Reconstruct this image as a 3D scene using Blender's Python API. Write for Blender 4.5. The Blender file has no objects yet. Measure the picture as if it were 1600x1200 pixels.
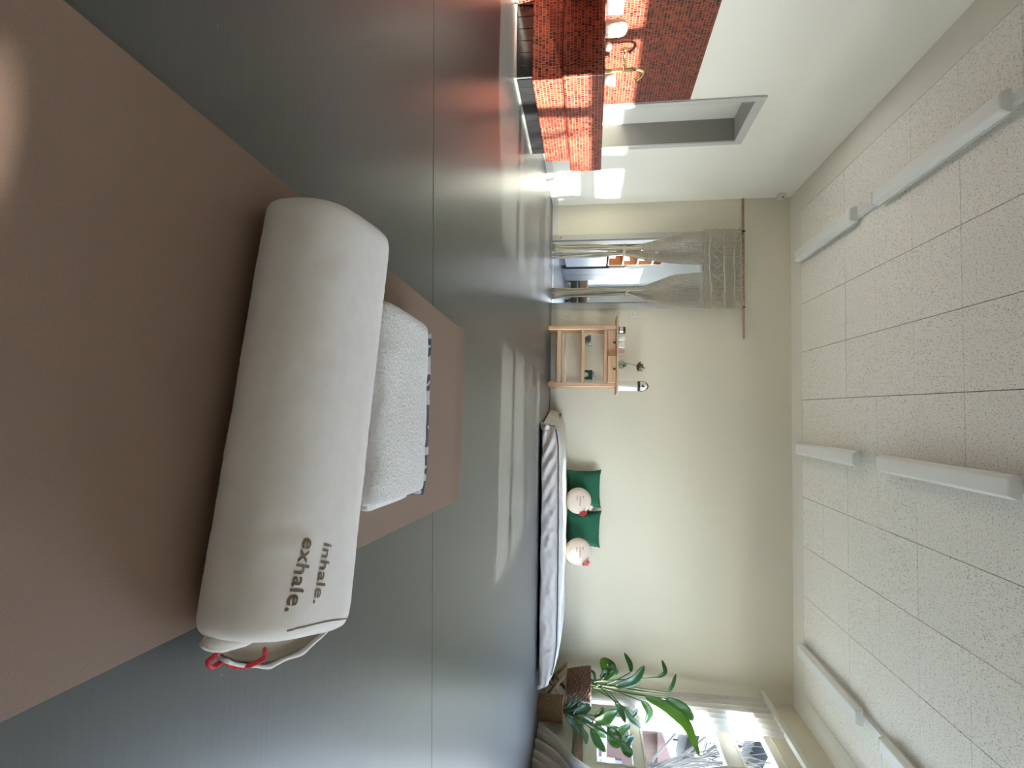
import bpy, bmesh, math, random
from mathutils import Vector, Matrix, noise
random.seed(7)
R = math.radians
S = bpy.context.scene
COL = S.collection

# ------------------------------------------------------------------ camera, sky, sun, exposure
FPX = 854.9
cam_d = bpy.data.cameras.new('camera'); cam = bpy.data.objects.new('camera', cam_d); COL.objects.link(cam)
cam_d.sensor_fit = 'HORIZONTAL'; cam_d.sensor_width = 36.0; cam_d.lens = FPX / 1600 * 36.0
cam_d.clip_start = 0.02; cam_d.clip_end = 300
fw = Vector((-0.04589788, 0.98874632, -0.14238716))
rt = Vector((0.99879939, 0.04786562, 0.01042358))
up = Vector((-0.01712173, 0.14173779, 0.98975615))
m = Matrix((up, -rt, -fw)).transposed().to_4x4()      # the phone was held on its side: picture right is up
m.translation = Vector((0, 0, 0.4655))
cam.matrix_world = m
S.camera = cam

W = bpy.data.worlds.new('sky'); S.world = W; W.use_nodes = True
wn = W.node_tree.nodes; wl = W.node_tree.links
tcw = wn.new('ShaderNodeTexCoord'); sxyz = wn.new('ShaderNodeSeparateXYZ'); skr = wn.new('ShaderNodeValToRGB')
wl.new(tcw.outputs['Generated'], sxyz.inputs[0]); wl.new(sxyz.outputs['Z'], skr.inputs['Fac'])
skr.color_ramp.elements[0].position = 0.0; skr.color_ramp.elements[0].color = (.90, .92, .95, 1)
skr.color_ramp.elements[1].position = .7; skr.color_ramp.elements[1].color = (.42, .58, .92, 1)
bg = wn['Background']; bg.inputs['Strength'].default_value = 5.0
wl.new(skr.outputs[0], bg.inputs['Color'])

SUN_DIR = Vector((-1.0, 0.06, -0.2475)).normalized()
sd = bpy.data.lights.new('sun', 'SUN'); so = bpy.data.objects.new('sun', sd); COL.objects.link(so)
so.rotation_euler = SUN_DIR.to_track_quat('-Z', 'Y').to_euler()
sd.energy = 6.5; sd.angle = R(0.53); sd.color = (1.0, 0.94, 0.86)

vs = S.view_settings
S.display_settings.display_device = 'sRGB'
vs.view_transform = 'Standard'; vs.look = 'None'; vs.gamma = 1.0; vs.use_curve_mapping = False
vs.exposure = 2.55
S.cycles.use_denoising = True
S.cycles.max_bounces = 10; S.cycles.diffuse_bounces = 6; S.cycles.glossy_bounces = 4
S.cycles.transparent_max_bounces = 16; S.cycles.caustics_refractive = False

# ------------------------------------------------------------------ room measures (metres)
XL, XR, YB, YF, H = -2.409, 3.12, 6.361, -2.6, 2.644
T = 0.15

# ------------------------------------------------------------------ materials
def nt(name):
    m = bpy.data.materials.new(name); m.use_nodes = True
    return m, m.node_tree.nodes, m.node_tree.links, m.node_tree.nodes['Principled BSDF']

def mat(name, col, rough=0.6, metal=0.0, bump=None, var=None, spec=0.5, coords='Object', stretch=(1, 1, 1), sheen=0, coat=0):
    """Principled surface; var=(scale, amount) mottles the colour, bump=(scale, strength, distance) gives fine relief."""
    m, n, l, b = nt(name)
    b.inputs['Base Color'].default_value = (*col, 1); b.inputs['Roughness'].default_value = rough
    b.inputs['Metallic'].default_value = metal; b.inputs['Specular IOR Level'].default_value = spec
    if sheen: b.inputs['Sheen Weight'].default_value = sheen
    if coat: b.inputs['Coat Weight'].default_value = coat
    tc = n.new('ShaderNodeTexCoord'); mp = n.new('ShaderNodeMapping'); mp.inputs['Scale'].default_value = stretch
    l.new(tc.outputs[coords], mp.inputs['Vector'])
    if var:
        t = n.new('ShaderNodeTexNoise'); t.inputs['Scale'].default_value = var[0]; t.inputs['Detail'].default_value = 5
        l.new(mp.outputs[0], t.inputs['Vector'])
        cr = n.new('ShaderNodeValToRGB'); a = var[1]
        cr.color_ramp.elements[0].position = .3; cr.color_ramp.elements[1].position = .7
        cr.color_ramp.elements[0].color = (*[c * (1 - a) for c in col], 1)
        cr.color_ramp.elements[1].color = (*[min(1, c * (1 + a)) for c in col], 1)
        l.new(t.outputs['Fac'], cr.inputs['Fac']); l.new(cr.outputs[0], b.inputs['Base Color'])
    if bump:
        t2 = n.new('ShaderNodeTexNoise'); t2.inputs['Scale'].default_value = bump[0]; t2.inputs['Detail'].default_value = 4
        l.new(mp.outputs[0], t2.inputs['Vector'])
        bp = n.new('ShaderNodeBump'); bp.inputs['Strength'].default_value = bump[1]; bp.inputs['Distance'].default_value = bump[2]
        l.new(t2.outputs['Fac'], bp.inputs['Height']); l.new(bp.outputs[0], b.inputs['Normal'])
    return m

def wood(name, c1, c2, axis=0, scale=14, rough=0.5):
    m, n, l, b = nt(name)
    tc = n.new('ShaderNodeTexCoord'); mp = n.new('ShaderNodeMapping')
    st = [1, 1, 1]; st[axis] = 0.08; mp.inputs['Scale'].default_value = st
    l.new(tc.outputs['Object'], mp.inputs['Vector'])
    t = n.new('ShaderNodeTexNoise'); t.inputs['Scale'].default_value = scale * 4; t.inputs['Detail'].default_value = 6
    t.inputs['Distortion'].default_value = .6
    l.new(mp.outputs[0], t.inputs['Vector'])
    cr = n.new('ShaderNodeValToRGB'); cr.color_ramp.elements[0].position = .35; cr.color_ramp.elements[1].position = .68
    cr.color_ramp.elements[0].color = (*c1, 1); cr.color_ramp.elements[1].color = (*c2, 1)
    l.new(t.outputs['Fac'], cr.inputs['Fac']); l.new(cr.outputs[0], b.inputs['Base Color'])
    b.inputs['Roughness'].default_value = rough
    return m

def mosaic(name, cell, dark, mid, lightc, grout, rough=0.3):
    """Small square mosaic with staggered courses, each tile its own shade, pale grout set back; mapped by the box UVs in metres."""
    m, n, l, b = nt(name)
    uv = n.new('ShaderNodeUVMap')
    br = n.new('ShaderNodeTexBrick'); br.offset = 0.5; br.offset_frequency = 3; br.squash = 0.7; br.squash_frequency = 4
    br.inputs['Scale'].default_value = 1; br.inputs['Mortar Size'].default_value = cell * .05; br.inputs['Mortar Smooth'].default_value = .1
    br.inputs['Brick Width'].default_value = cell; br.inputs['Row Height'].default_value = cell
    br.inputs['Color1'].default_value = (0, 0, 0, 1); br.inputs['Color2'].default_value = (1, 1, 1, 1)
    br.inputs['Mortar'].default_value = (0, 0, 0, 1)
    l.new(uv.outputs[0], br.inputs['Vector'])
    cr = n.new('ShaderNodeValToRGB'); e = cr.color_ramp.elements
    e[0].position = 0.0; e[0].color = (*dark, 1); e[1].position = 1.0; e[1].color = (*lightc, 1)
    k = e.new(.4); k.color = (*mid, 1)
    l.new(br.outputs['Color'], cr.inputs['Fac'])
    mx = n.new('ShaderNodeMix'); mx.data_type = 'RGBA'
    l.new(br.outputs['Fac'], mx.inputs['Factor']); l.new(cr.outputs[0], mx.inputs['A']); mx.inputs['B'].default_value = (*grout, 1)
    l.new(mx.outputs['Result'], b.inputs['Base Color'])
    bp = n.new('ShaderNodeBump'); bp.inputs['Strength'].default_value = .5; bp.inputs['Distance'].default_value = .002; bp.invert = True
    l.new(br.outputs['Fac'], bp.inputs['Height']); l.new(bp.outputs[0], b.inputs['Normal'])
    b.inputs['Roughness'].default_value = rough; b.inputs['Specular IOR Level'].default_value = .3
    return m

def sheer(name, col, transp=.35, transl=.5):
    m, n, l, b = nt(name); n.remove(b); out = n['Material Output']
    d = n.new('ShaderNodeBsdfDiffuse'); d.inputs['Color'].default_value = (*col, 1)
    t = n.new('ShaderNodeBsdfTranslucent'); t.inputs['Color'].default_value = (*col, 1)
    p = n.new('ShaderNodeBsdfTransparent')
    m1 = n.new('ShaderNodeMixShader'); m1.inputs[0].default_value = transl
    m2 = n.new('ShaderNodeMixShader'); m2.inputs[0].default_value = transp
    l.new(d.outputs[0], m1.inputs[1]); l.new(t.outputs[0], m1.inputs[2])
    l.new(m1.outputs[0], m2.inputs[1]); l.new(p.outputs[0], m2.inputs[2]); l.new(m2.outputs[0], out.inputs['Surface'])
    return m

def glass(name, tint=(0.95, 0.98, 0.97), refl=1.0):
    m, n, l, b = nt(name); n.remove(b); out = n['Material Output']
    g = n.new('ShaderNodeBsdfGlossy'); g.inputs['Roughness'].default_value = .02
    p = n.new('ShaderNodeBsdfTransparent'); p.inputs['Color'].default_value = (*tint, 1)
    lw = n.new('ShaderNodeLayerWeight'); lw.inputs['Blend'].default_value = .5
    pw = n.new('ShaderNodeMath'); pw.operation = 'POWER'; pw.inputs[1].default_value = 5; l.new(lw.outputs['Facing'], pw.inputs[0])
    f = n.new('ShaderNodeMath'); f.operation = 'MULTIPLY_ADD'; f.inputs[1].default_value = .5; f.inputs[2].default_value = .02; l.new(pw.outputs[0], f.inputs[0])
    mx = n.new('ShaderNodeMixShader')
    l.new(f.outputs[0], mx.inputs[0]); l.new(p.outputs[0], mx.inputs[1]); l.new(g.outputs[0], mx.inputs[2]); l.new(mx.outputs[0], out.inputs['Surface'])
    return m

def leafmat(name, c1, c2):
    m, n, l, b = nt(name); out = n['Material Output']
    tc = n.new('ShaderNodeTexCoord'); t = n.new('ShaderNodeTexNoise'); t.inputs['Scale'].default_value = 9
    l.new(tc.outputs['Object'], t.inputs['Vector'])
    cr = n.new('ShaderNodeValToRGB'); cr.color_ramp.elements[0].position = .35; cr.color_ramp.elements[1].position = .65
    cr.color_ramp.elements[0].color = (*c1, 1); cr.color_ramp.elements[1].color = (*c2, 1)
    l.new(t.outputs['Fac'], cr.inputs['Fac']); l.new(cr.outputs[0], b.inputs['Base Color']); b.inputs['Roughness'].default_value = .32
    tr = n.new('ShaderNodeBsdfTranslucent'); tr.inputs['Color'].default_value = (0.28, 0.45, 0.07, 1)
    mx = n.new('ShaderNodeMixShader'); mx.inputs[0].default_value = .25
    l.new(b.outputs[0], mx.inputs[1]); l.new(tr.outputs[0], mx.inputs[2]); l.new(mx.outputs[0], out.inputs['Surface'])
    return m

def floor_material():
    m, n, l, b = nt('vinyl_floor')
    tc = n.new('ShaderNodeTexCoord')
    mp = n.new('ShaderNodeMapping'); mp.inputs['Scale'].default_value = (2, 60, 1); l.new(tc.outputs['Object'], mp.inputs['Vector'])
    t = n.new('ShaderNodeTexNoise'); t.inputs['Scale'].default_value = 1.6; t.inputs['Detail'].default_value = 6; l.new(mp.outputs[0], t.inputs['Vector'])
    cr = n.new('ShaderNodeValToRGB'); cr.color_ramp.elements[0].color = (.050, .053, .051, 1); cr.color_ramp.elements[1].color = (.066, .068, .066, 1)
    l.new(t.outputs['Fac'], cr.inputs['Fac'])
    v = n.new('ShaderNodeTexVoronoi'); v.inputs['Scale'].default_value = 26; l.new(tc.outputs['Object'], v.inputs['Vector'])
    sp = n.new('ShaderNodeMath'); sp.operation = 'LESS_THAN'; sp.inputs[1].default_value = .035; l.new(v.outputs['Distance'], sp.inputs[0])
    mx = n.new('ShaderNodeMix'); mx.data_type = 'RGBA'; l.new(sp.outputs[0], mx.inputs['Factor']); l.new(cr.outputs[0], mx.inputs['A'])
    mx.inputs['B'].default_value = (.2, .2, .19, 1); l.new(mx.outputs['Result'], b.inputs['Base Color'])
    b.inputs['Roughness'].default_value = .33; b.inputs['Specular IOR Level'].default_value = .75
    t2 = n.new('ShaderNodeTexNoise'); t2.inputs['Scale'].default_value = 1.0; t2.inputs['Detail'].default_value = 3
    mp2 = n.new('ShaderNodeMapping'); mp2.inputs['Scale'].default_value = (14, 130, 1); l.new(tc.outputs['Object'], mp2.inputs['Vector']); l.new(mp2.outputs[0], t2.inputs['Vector'])
    bp = n.new('ShaderNodeBump'); bp.inputs['Strength'].default_value = .12; bp.inputs['Distance'].default_value = .002
    l.new(t2.outputs['Fac'], bp.inputs['Height']); l.new(bp.outputs[0], b.inputs['Normal'])
    return m

def acoustic_material():
    m, n, l, b = nt('acoustic_tile')
    tc = n.new('ShaderNodeTexCoord'); mp = n.new('ShaderNodeMapping'); mp.inputs['Scale'].default_value = (170, 60, 1)
    l.new(tc.outputs['Object'], mp.inputs['Vector'])
    t = n.new('ShaderNodeTexNoise'); t.inputs['Scale'].default_value = 1; t.inputs['Detail'].default_value = 1.5
    oi = n.new('ShaderNodeObjectInfo'); ad = n.new('ShaderNodeVectorMath'); ad.operation = 'ADD'
    cx = n.new('ShaderNodeCombineXYZ'); mu = n.new('ShaderNodeMath'); mu.operation = 'MULTIPLY'; mu.inputs[1].default_value = 500
    l.new(oi.outputs['Random'], mu.inputs[0]); l.new(mu.outputs[0], cx.inputs[2]); l.new(mp.outputs[0], ad.inputs[0]); l.new(cx.outputs[0], ad.inputs[1]); l.new(ad.outputs[0], t.inputs['Vector'])
    cr = n.new('ShaderNodeValToRGB'); cr.color_ramp.elements[0].position = .34; cr.color_ramp.elements[1].position = .42
    cr.color_ramp.elements[0].color = (.52, .50, .45, 1); cr.color_ramp.elements[1].color = (.87, .835, .76, 1)
    l.new(t.outputs['Fac'], cr.inputs['Fac']); l.new(cr.outputs[0], b.inputs['Base Color']); b.inputs['Roughness'].default_value = .9
    bp = n.new('ShaderNodeBump'); bp.inputs['Strength'].default_value = .4; bp.inputs['Distance'].default_value = .003
    l.new(cr.outputs[0], bp.inputs['Height']); l.new(bp.outputs[0], b.inputs['Normal'])
    return m

M = {}
M['wall'] = mat('wall_paint', (.67, .625, .505), .75, bump=(160, .12, .001))
M['wallwhite'] = mat('wall_paint_pale', (.80, .77, .68), .7, bump=(160, .12, .001))
M['plain_ceiling'] = mat('ceiling_border_paint', (.76, .73, .64), .8)
M['acoustic'] = acoustic_material()
M['floor'] = floor_material()
M['seam'] = mat('seam_weld', (.035, .037, .036), .6)
M['skirt'] = mat('baseboard_paint', (.62, .60, .53), .5)
M['frame_grey'] = mat('door_frame_grey', (.50, .49, .46), .4)
M['panel_grey'] = mat('door_leaf_grey', (.56, .545, .49), .4)
M['reveal'] = mat('reveal_grey', (.20, .19, .165), .5)
M['window'] = mat('window_paint', (.66, .645, .58), .4)
M['glass'] = glass('window_glass')
M['red'] = mosaic('red_mosaic', .0205, (.035, .005, .005), (.135, .018, .010), (.26, .048, .020), (.30, .18, .135))
M['red_core'] = mat('red_rim', (.2, .03, .03), .3)
M['black_tile'] = mat('black_plinth_tile', (.012, .012, .013), .16, var=(60, .4))
M['grout_dark'] = mat('plinth_grout', (.42, .42, .40), .7)
M['steel'] = mat('brushed_steel', (.62, .62, .6), .3, .9)
M['mat'] = mat('mat_rubber', (.245, .160, .118), .62, var=(900, .14), bump=(700, .25, .0006))
M['bolster'] = mat('bolster_cotton', (.78, .735, .72), .9, var=(40, .03), bump=(1400, .22, .0006), sheen=.3)
M['bolster_in'] = mat('shade_and_stitch', (.30, .25, .19), .95)
M['ink'] = mat('printed_ink', (.145, .105, .055), .6)
M['redcord'] = mat('red_cord', (.62, .03, .05), .75, var=(160, .35))
M['towel'] = mat('terry', (.84, .83, .82), .95, bump=(170, 1.0, .007), var=(120, .07), sheen=.4)
M['lilac'] = mat('mattress_sheet', (.56, .515, .48), .85, bump=(30, .2, .004))
M['cream'] = mat('mattress_cream', (.58, .555, .52), .85, bump=(26, .35, .006))
M['zip'] = mat('zip_dark', (.05, .045, .04), .6)
M['green'] = mat('green_linen', (.007, .098, .050), .85, bump=(900, .3, .001), var=(120, .12))
M['calico'] = mat('calico', (.62, .525, .435), .9, bump=(700, .2, .001))
M['beech'] = wood('beech', (.50, .315, .185), (.62, .415, .265), 0)
M['beech_up'] = wood('beech_upright', (.50, .315, .185), (.62, .415, .265), 2)
M['bamboo'] = wood('rod_wood', (.34, .20, .14), (.46, .29, .21), 0, 20)
M['dark'] = mat('black_metal', (.012, .011, .011), .4)
M['white_enamel'] = mat('white_enamel', (.78, .77, .73), .3)
M['cord'] = mat('cotton_cord', (.50, .465, .38), .95, bump=(700, .4, .001))
M['plastic'] = mat('white_plastic', (.66, .64, .57), .45)
M['lampshade'] = mat('lamp_diffuser', (.80, .80, .77), .42, spec=.4)
M['lampmetal'] = mat('lamp_channel', (.70, .71, .69), .35)
M['brass'] = mat('brass', (.83, .68, .36), .22, 1.0)
M['ceramic'] = mat('white_ceramic', (.85, .84, .80), .15)
M['soap'] = mat('cream_plastic', (.80, .70, .58), .4)
M['vase'] = glass('vase_glass', (.86, .9, .86))
M['pink'] = mat('pink_wax', (.50, .30, .25), .6)
M['grey_clay'] = mat('grey_clay', (.10, .105, .11), .55)
M['card_green'] = mat('dark_green_card', (.006, .055, .03), .6)
M['card_pale'] = mat('pale_blossom', (.55, .62, .60), .7, var=(200, .3))
M['twig'] = mat('dry_stem', (.05, .028, .016), .8)
M['cotton'] = mat('dry_boll', (.33, .26, .21), .95, bump=(90, .8, .006))
M['leaf_a'] = leafmat('leaf_dark', (.012, .055, .016), (.03, .105, .028))
M['leaf_b'] = leafmat('leaf_bright', (.05, .13, .03), (.09, .20, .05))
M['stem'] = mat('green_stem', (.06, .12, .03), .5)
M['basket'] = mat('woven_brown', (.16, .085, .045), .85, var=(95, .85), bump=(120, .7, .004), stretch=(1, 1, 2.5))
M['wicker'] = mat('wicker', (.26, .15, .075), .8, var=(90, .7), bump=(110, .6, .004), stretch=(1, 1, 3))
M['soil'] = mat('soil', (.03, .02, .012), .95, bump=(80, 1, .01))
M['stoolwood'] = wood('stool_wood', (.28, .15, .08), (.40, .24, .14), 2)
M['sheer'] = sheer('sheer_curtain', (.66, .64, .60), .22, .5)
M['sheer_closed'] = sheer('dense_curtain', (.72, .72, .71), .0, .34)
M['radiator'] = mat('radiator_paint', (.58, .57, .47), .45)
M['sillwood'] = wood('sill_wood', (.20, .13, .08), (.29, .20, .13), 1)
M['ext_white_dimmed'] = mat('facade_white_dimmed', (.030, .038, .052), .7)  # outdoor colours darkened so detail holds at the indoor exposure
M['ext_grey'] = mat('facade_grey', (.010, .014, .02), .7)
M['ext_red'] = mat('facade_red', (.030, .008, .006), .8, var=(3, .2))
M['ext_rail'] = mat('rail_white_dimmed', (.075, .082, .095), .6)
M['hallwall'] = mat('hall_wall_dimmed', (.23, .23, .222), .7)  # hall wall and furniture colours darkened to offset the over-bright hall
M['joint'] = mat('panel_joint', (.10, .098, .09), .9)
M['bark'] = mat('bark', (.014, .012, .011), .9)
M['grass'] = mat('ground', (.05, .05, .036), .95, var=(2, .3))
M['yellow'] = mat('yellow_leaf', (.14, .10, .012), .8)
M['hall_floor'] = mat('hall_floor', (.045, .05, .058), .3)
M['cabwhite_dimmed'] = mat('cabinet_white_dimmed', (.40, .40, .40), .4)
M['cabgrey'] = mat('cabinet_grey', (.10, .10, .104), .5)
M['orange_wood'] = wood('shelf_wood', (.26, .115, .045), (.36, .18, .075), 1)
M['brown_cloth'] = mat('brown_cloth', (.09, .065, .05), .9)
M['lavender'] = mat('lavender_glaze', (.45, .40, .62), .4)

# ------------------------------------------------------------------ mesh helpers
class MB:
    def __init__(s): s.v = []; s.f = []
    def add(s, vs, fs):
        o = len(s.v); s.v += [tuple(v) for v in vs]; s.f += [tuple(i + o for i in f) for f in fs]; return s
    def box(s, a, b, bev=0.0):
        if bev <= 0:
            x0, y0, z0 = a; x1, y1, z1 = b
            return s.add([(x0, y0, z0), (x1, y0, z0), (x1, y1, z0), (x0, y1, z0), (x0, y0, z1), (x1, y0, z1), (x1, y1, z1), (x0, y1, z1)],
                         [(0, 3, 2, 1), (4, 5, 6, 7), (0, 1, 5, 4), (1, 2, 6, 5), (2, 3, 7, 6), (3, 0, 4, 7)])
        bm = bmesh.new(); bmesh.ops.create_cube(bm, size=1)
        c = [(p + q) / 2 for p, q in zip(a, b)]; d = [q - p for p, q in zip(a, b)]
        for v in bm.verts: v.co = Vector((c[i] + v.co[i] * d[i] for i in range(3)))
        bmesh.ops.bevel(bm, geom=bm.edges[:], offset=bev, segments=2, affect='EDGES', profile=.5)
        bm.verts.index_update()
        s.add([v.co for v in bm.verts], [[v.index for v in f.verts] for f in bm.faces]); bm.free(); return s
    def tube(s, pts, r, n=8, cap=True, closed=False):
        pts = [Vector(p) for p in pts]; N = len(pts); rr = r if isinstance(r, (list, tuple)) else [r] * N
        vs = []; prev = None
        for i, p in enumerate(pts):
            if closed: d = pts[(i + 1) % N] - pts[i - 1]
            else: d = pts[min(i + 1, N - 1)] - pts[max(i - 1, 0)]
            d = d.normalized() if d.length > 1e-9 else Vector((0, 0, 1))
            if prev is None:
                a = Vector((0, 0, 1)) if abs(d.z) < .9 else Vector((1, 0, 0)); u = d.cross(a).normalized()
            else:
                u = prev - d * prev.dot(d); u = u.normalized() if u.length > 1e-6 else d.orthogonal().normalized()
            prev = u; w = d.cross(u)
            for k in range(n):
                t = 2 * math.pi * k / n; vs.append(p + (u * math.cos(t) + w * math.sin(t)) * rr[i])
        fs = []
        for i in range(N if closed else N - 1):
            j = (i + 1) % N
            for k in range(n):
                k2 = (k + 1) % n; fs.append((i * n + k, i * n + k2, j * n + k2, j * n + k))
        if cap and not closed:
            fs.append(tuple(range(n))[::-1]); fs.append(tuple((N - 1) * n + k for k in range(n)))
        return s.add(vs, fs)
    def lathe(s, prof, c=(0, 0, 0), n=24, cap=True):
        vs = []; fs = []
        for (r, z) in prof:
            for k in range(n):
                t = 2 * math.pi * k / n; vs.append((c[0] + r * math.cos(t), c[1] + r * math.sin(t), c[2] + z))
        for i in range(len(prof) - 1):
            for k in range(n):
                k2 = (k + 1) % n; fs.append((i * n + k, i * n + k2, (i + 1) * n + k2, (i + 1) * n + k))
        if cap:
            fs.append(tuple(range(n))[::-1]); fs.append(tuple((len(prof) - 1) * n + k for k in range(n)))
        return s.add(vs, fs)
    def grid(s, fn, nu, nv, wrapu=False, wrapv=False):
        vs = [fn(i / (nu if wrapu else nu - 1), j / (nv if wrapv else nv - 1)) for i in range(nu) for j in range(nv)]
        fs = []
        for i in range(nu if wrapu else nu - 1):
            for j in range(nv if wrapv else nv - 1):
                a, b = (i + 1) % nu, (j + 1) % nv
                fs.append((i * nv + j, a * nv + j, a * nv + b, i * nv + b))
        return s.add(vs, fs)
    def prism(s, pts, ax, a, b):
        """Extrude a 2-D outline along axis ax from a to b."""
        n = len(pts); mk = {0: lambda p, t: (t, p[0], p[1]), 1: lambda p, t: (p[0], t, p[1]), 2: lambda p, t: (p[0], p[1], t)}[ax]
        vs = [mk(p, a) for p in pts] + [mk(p, b) for p in pts]
        fs = [tuple(range(n)), tuple(range(2 * n - 1, n - 1, -1))] + [(i, i + n, (i + 1) % n + n, (i + 1) % n) for i in range(n)]
        return s.add(vs, fs)
    def build(s, name, material, parent=None, smooth=False, loc=None, subd=0, solid=0, angle=None):
        me = bpy.data.meshes.new(name); me.from_pydata(s.v, [], s.f)
        bm = bmesh.new(); bm.from_mesh(me); bmesh.ops.recalc_face_normals(bm, faces=bm.faces)
        uv = bm.loops.layers.uv.new('UVMap')
        for f in bm.faces:
            nx, ny, nz = map(abs, f.normal)
            for lp in f.loops:
                p = lp.vert.co
                lp[uv].uv = (p.y, p.z) if nx >= ny and nx >= nz else ((p.x, p.z) if ny >= nz else (p.x, p.y))
            f.smooth = smooth
        bm.to_mesh(me); bm.free()
        me.materials.append(M[material] if isinstance(material, str) else material)
        o = bpy.data.objects.new(name, me); COL.objects.link(o)
        if loc is not None: o.location = loc
        if parent is not None: o.parent = parent
        if subd:
            q = o.modifiers.new('subd', 'SUBSURF'); q.levels = subd; q.render_levels = subd
        if solid:
            q = o.modifiers.new('solid', 'SOLIDIFY'); q.thickness = solid; q.offset = 0
        if angle is not None and smooth:
            me.shade_smooth() if False else None
            me.set_sharp_from_angle(angle=R(angle))
        return o

def thing(name, label, cat, loc=(0, 0, 0), rz=0, group=None):
    o = bpy.data.objects.new(name, None); COL.objects.link(o); o.empty_display_size = .05
    o.location = loc; o.rotation_euler = (0, 0, rz); o['label'] = label; o['category'] = cat
    if group: o['group'] = group
    return o
def tag(o, label, cat, group=None):
    o['label'] = label; o['category'] = cat
    if group: o['group'] = group
    return o
def struct(o): o['kind'] = 'structure'; return o
def stuff(o): o['kind'] = 'stuff'; return o
def lab(o, l): o['label'] = l; return o
def dup(o, parent=None, loc=None):
    c = o.copy(); COL.objects.link(c)
    if parent is not None: c.parent = parent
    if loc is not None: c.location = loc
    for ch in list(o.children): dup(ch, c)
    return c
def nz(x, y=0, z=0): return noise.noise(Vector((x, y, z)))
def sgp(x, p): return math.copysign(abs(x) ** p, x)

# ================================================================== SETTING
struct(MB().box((XL, YF, -.1), (XR + .3, YB + .0, 0)).build('floor', 'floor'))
fl = bpy.data.objects['floor']
for x0, y0, x1, y1 in ((XL, 1.405, XR, 1.81), ):
    a = MB(); a.add([(x0, y0, .0004), (x1, y1, .0004), (x1, y1 + .004, .0004), (x0, y0 + .004, .0004), (x0, y0, -.002), (x1, y1, -.002), (x1, y1 + .004, -.002), (x0, y0 + .004, -.002)],
                    [(0, 1, 2, 3), (0, 1, 5, 4), (2, 3, 7, 6), (0, 3, 7, 4), (1, 2, 6, 5)]); a.build('weld_seam', 'seam', fl)

# back wall with the doorway
DX0, DX1, DH = -1.985, -1.24, 1.715
b = MB(); b.box((XL - T, YB, 0), (DX0, YB + T, H)).box((DX1, YB, 0), (XR + T, YB + T, H)).box((DX0, YB, DH), (DX1, YB + T, H))
wb = struct(b.build('wall_back', 'wall'))
struct(MB().box((XL, YB - .012, 0), (-2.052, YB - .001, .072), .003).box((-1.171, YB - .012, 0), (XR, YB - .001, .072), .003).build('baseboard_back', 'skirt'))
b = MB()
b.box((-2.052, YB - .014, 0), (DX0, YB - .001, DH + .012), .003).box((DX1, YB - .014, 0), (-1.171, YB - .001, DH + .012), .003).box((DX0, YB - .014, DH), (DX1, YB - .001, DH + .012), .003)
b.box((DX0, YB, 0), (DX0 + .012, YB + T, DH)).box((DX1 - .012, YB, 0), (DX1, YB + T, DH)).box((DX0, YB, DH - .012), (DX1, YB + T, DH))
d1 = struct(b.build('door_1', 'frame_grey'))
MB().box((-2.026, YB - .02, .096), (-2.010, YB - .014, .108), .002).build('strike_plate', 'dark', d1)
MB().box((DX0, YB, 0), (DX1, YB + T, .006)).build('threshold', 'steel', d1)

# left wall with a recessed doorway
LY0, LY1, LZ, LD = 4.325, 4.955, 1.70, .2
b = MB(); b.box((XL - T, YF, 0), (XL, LY0 - .021, H)).box((XL - T, LY1 + .021, 0), (XL, YB, H)).box((XL - T, LY0 - .021, LZ + .021), (XL, LY1 + .021, H))
struct(b.build('wall_left', 'wallwhite'))
b = MB()
b.box((XL + .001, LY0 - .062, 0), (XL + .016, LY0, LZ + .07), .003).box((XL + .001, LY1, 0), (XL + .016, LY1 + .055, LZ + .07), .003).box((XL + .001, LY0, LZ), (XL + .016, LY1, LZ + .07), .003)
d2 = struct(b.build('door_2', 'frame_grey'))
b = MB(); b.box((XL - LD, LY1, 0), (XL, LY1 + .02, LZ)).box((XL - LD, LY0 - .02, 0), (XL, LY0, LZ)).box((XL - LD, LY0, LZ), (XL, LY1, LZ + .02)); b.build('reveal', 'reveal', d2)
MB().box((XL - LD - .03, LY0, 0), (XL - LD, LY1, LZ)).build('door_leaf', 'panel_grey', d2)
struct(MB().box((XL + .001, 4.29, 0), (XL + .012, LY0 - .062, .07)).box((XL + .001, LY1 + .055, 0), (XL + .012, YB - .012, .07), .003).build('baseboard_left', 'skirt'))
mp_ = MB().box((XL + .0005, .6, .02), (XL + .012, 4.24, 1.198)).build('mosaic_splashback', 'red', bpy.data.objects['wall_left']); stuff(mp_); lab(mp_, 'red mosaic tiling')

# ceiling: plain border, panels in between, each panel an object
cl = struct(MB().box((XL - T, YF - T, H + .012), (XR + T, YB + T, H + .1)).build('ceiling', 'plain_ceiling'))
CX0, CY1 = -2.146, 6.067
b = MB(); b.box((XL, YF, H), (CX0 - .002, YB, H + .012)).box((2.856, YF, H), (XR, YB, H + .012)).box((CX0 - .002, CY1 + .002, H), (2.856, YB, H + .012))
b.build('border', 'plain_ceiling', cl)
me0 = None
for i in range(10):
    for j in range(9):
        x0 = CX0 + i * .5; y0 = CY1 - (j + 1) * .5
        dz = random.choice((0, 0, 0, .0012, -.001))
        if me0 is None:
            t0 = MB().box((.0024, .0014, 0), (.4976, .4986, .011), .0012).build('ceiling_tile', 'acoustic', cl, loc=(x0, y0, H + dz)); me0 = t0.data
        else:
            o = bpy.data.objects.new('ceiling_tile', me0); COL.objects.link(o); o.parent = cl; o.location = (x0, y0, H + dz)
MB().box((CX0 - .001, CY1 - 4.5, H + .0112), (2.855, CY1 + .001, H + .0119)).build('panel_backing', 'joint', cl)
b = MB(); b.box((CX0, YF, H + .001), (2.856, CY1 - 4.5, H + .012)); b.build('far_ceiling_panels', 'acoustic', cl)

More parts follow.
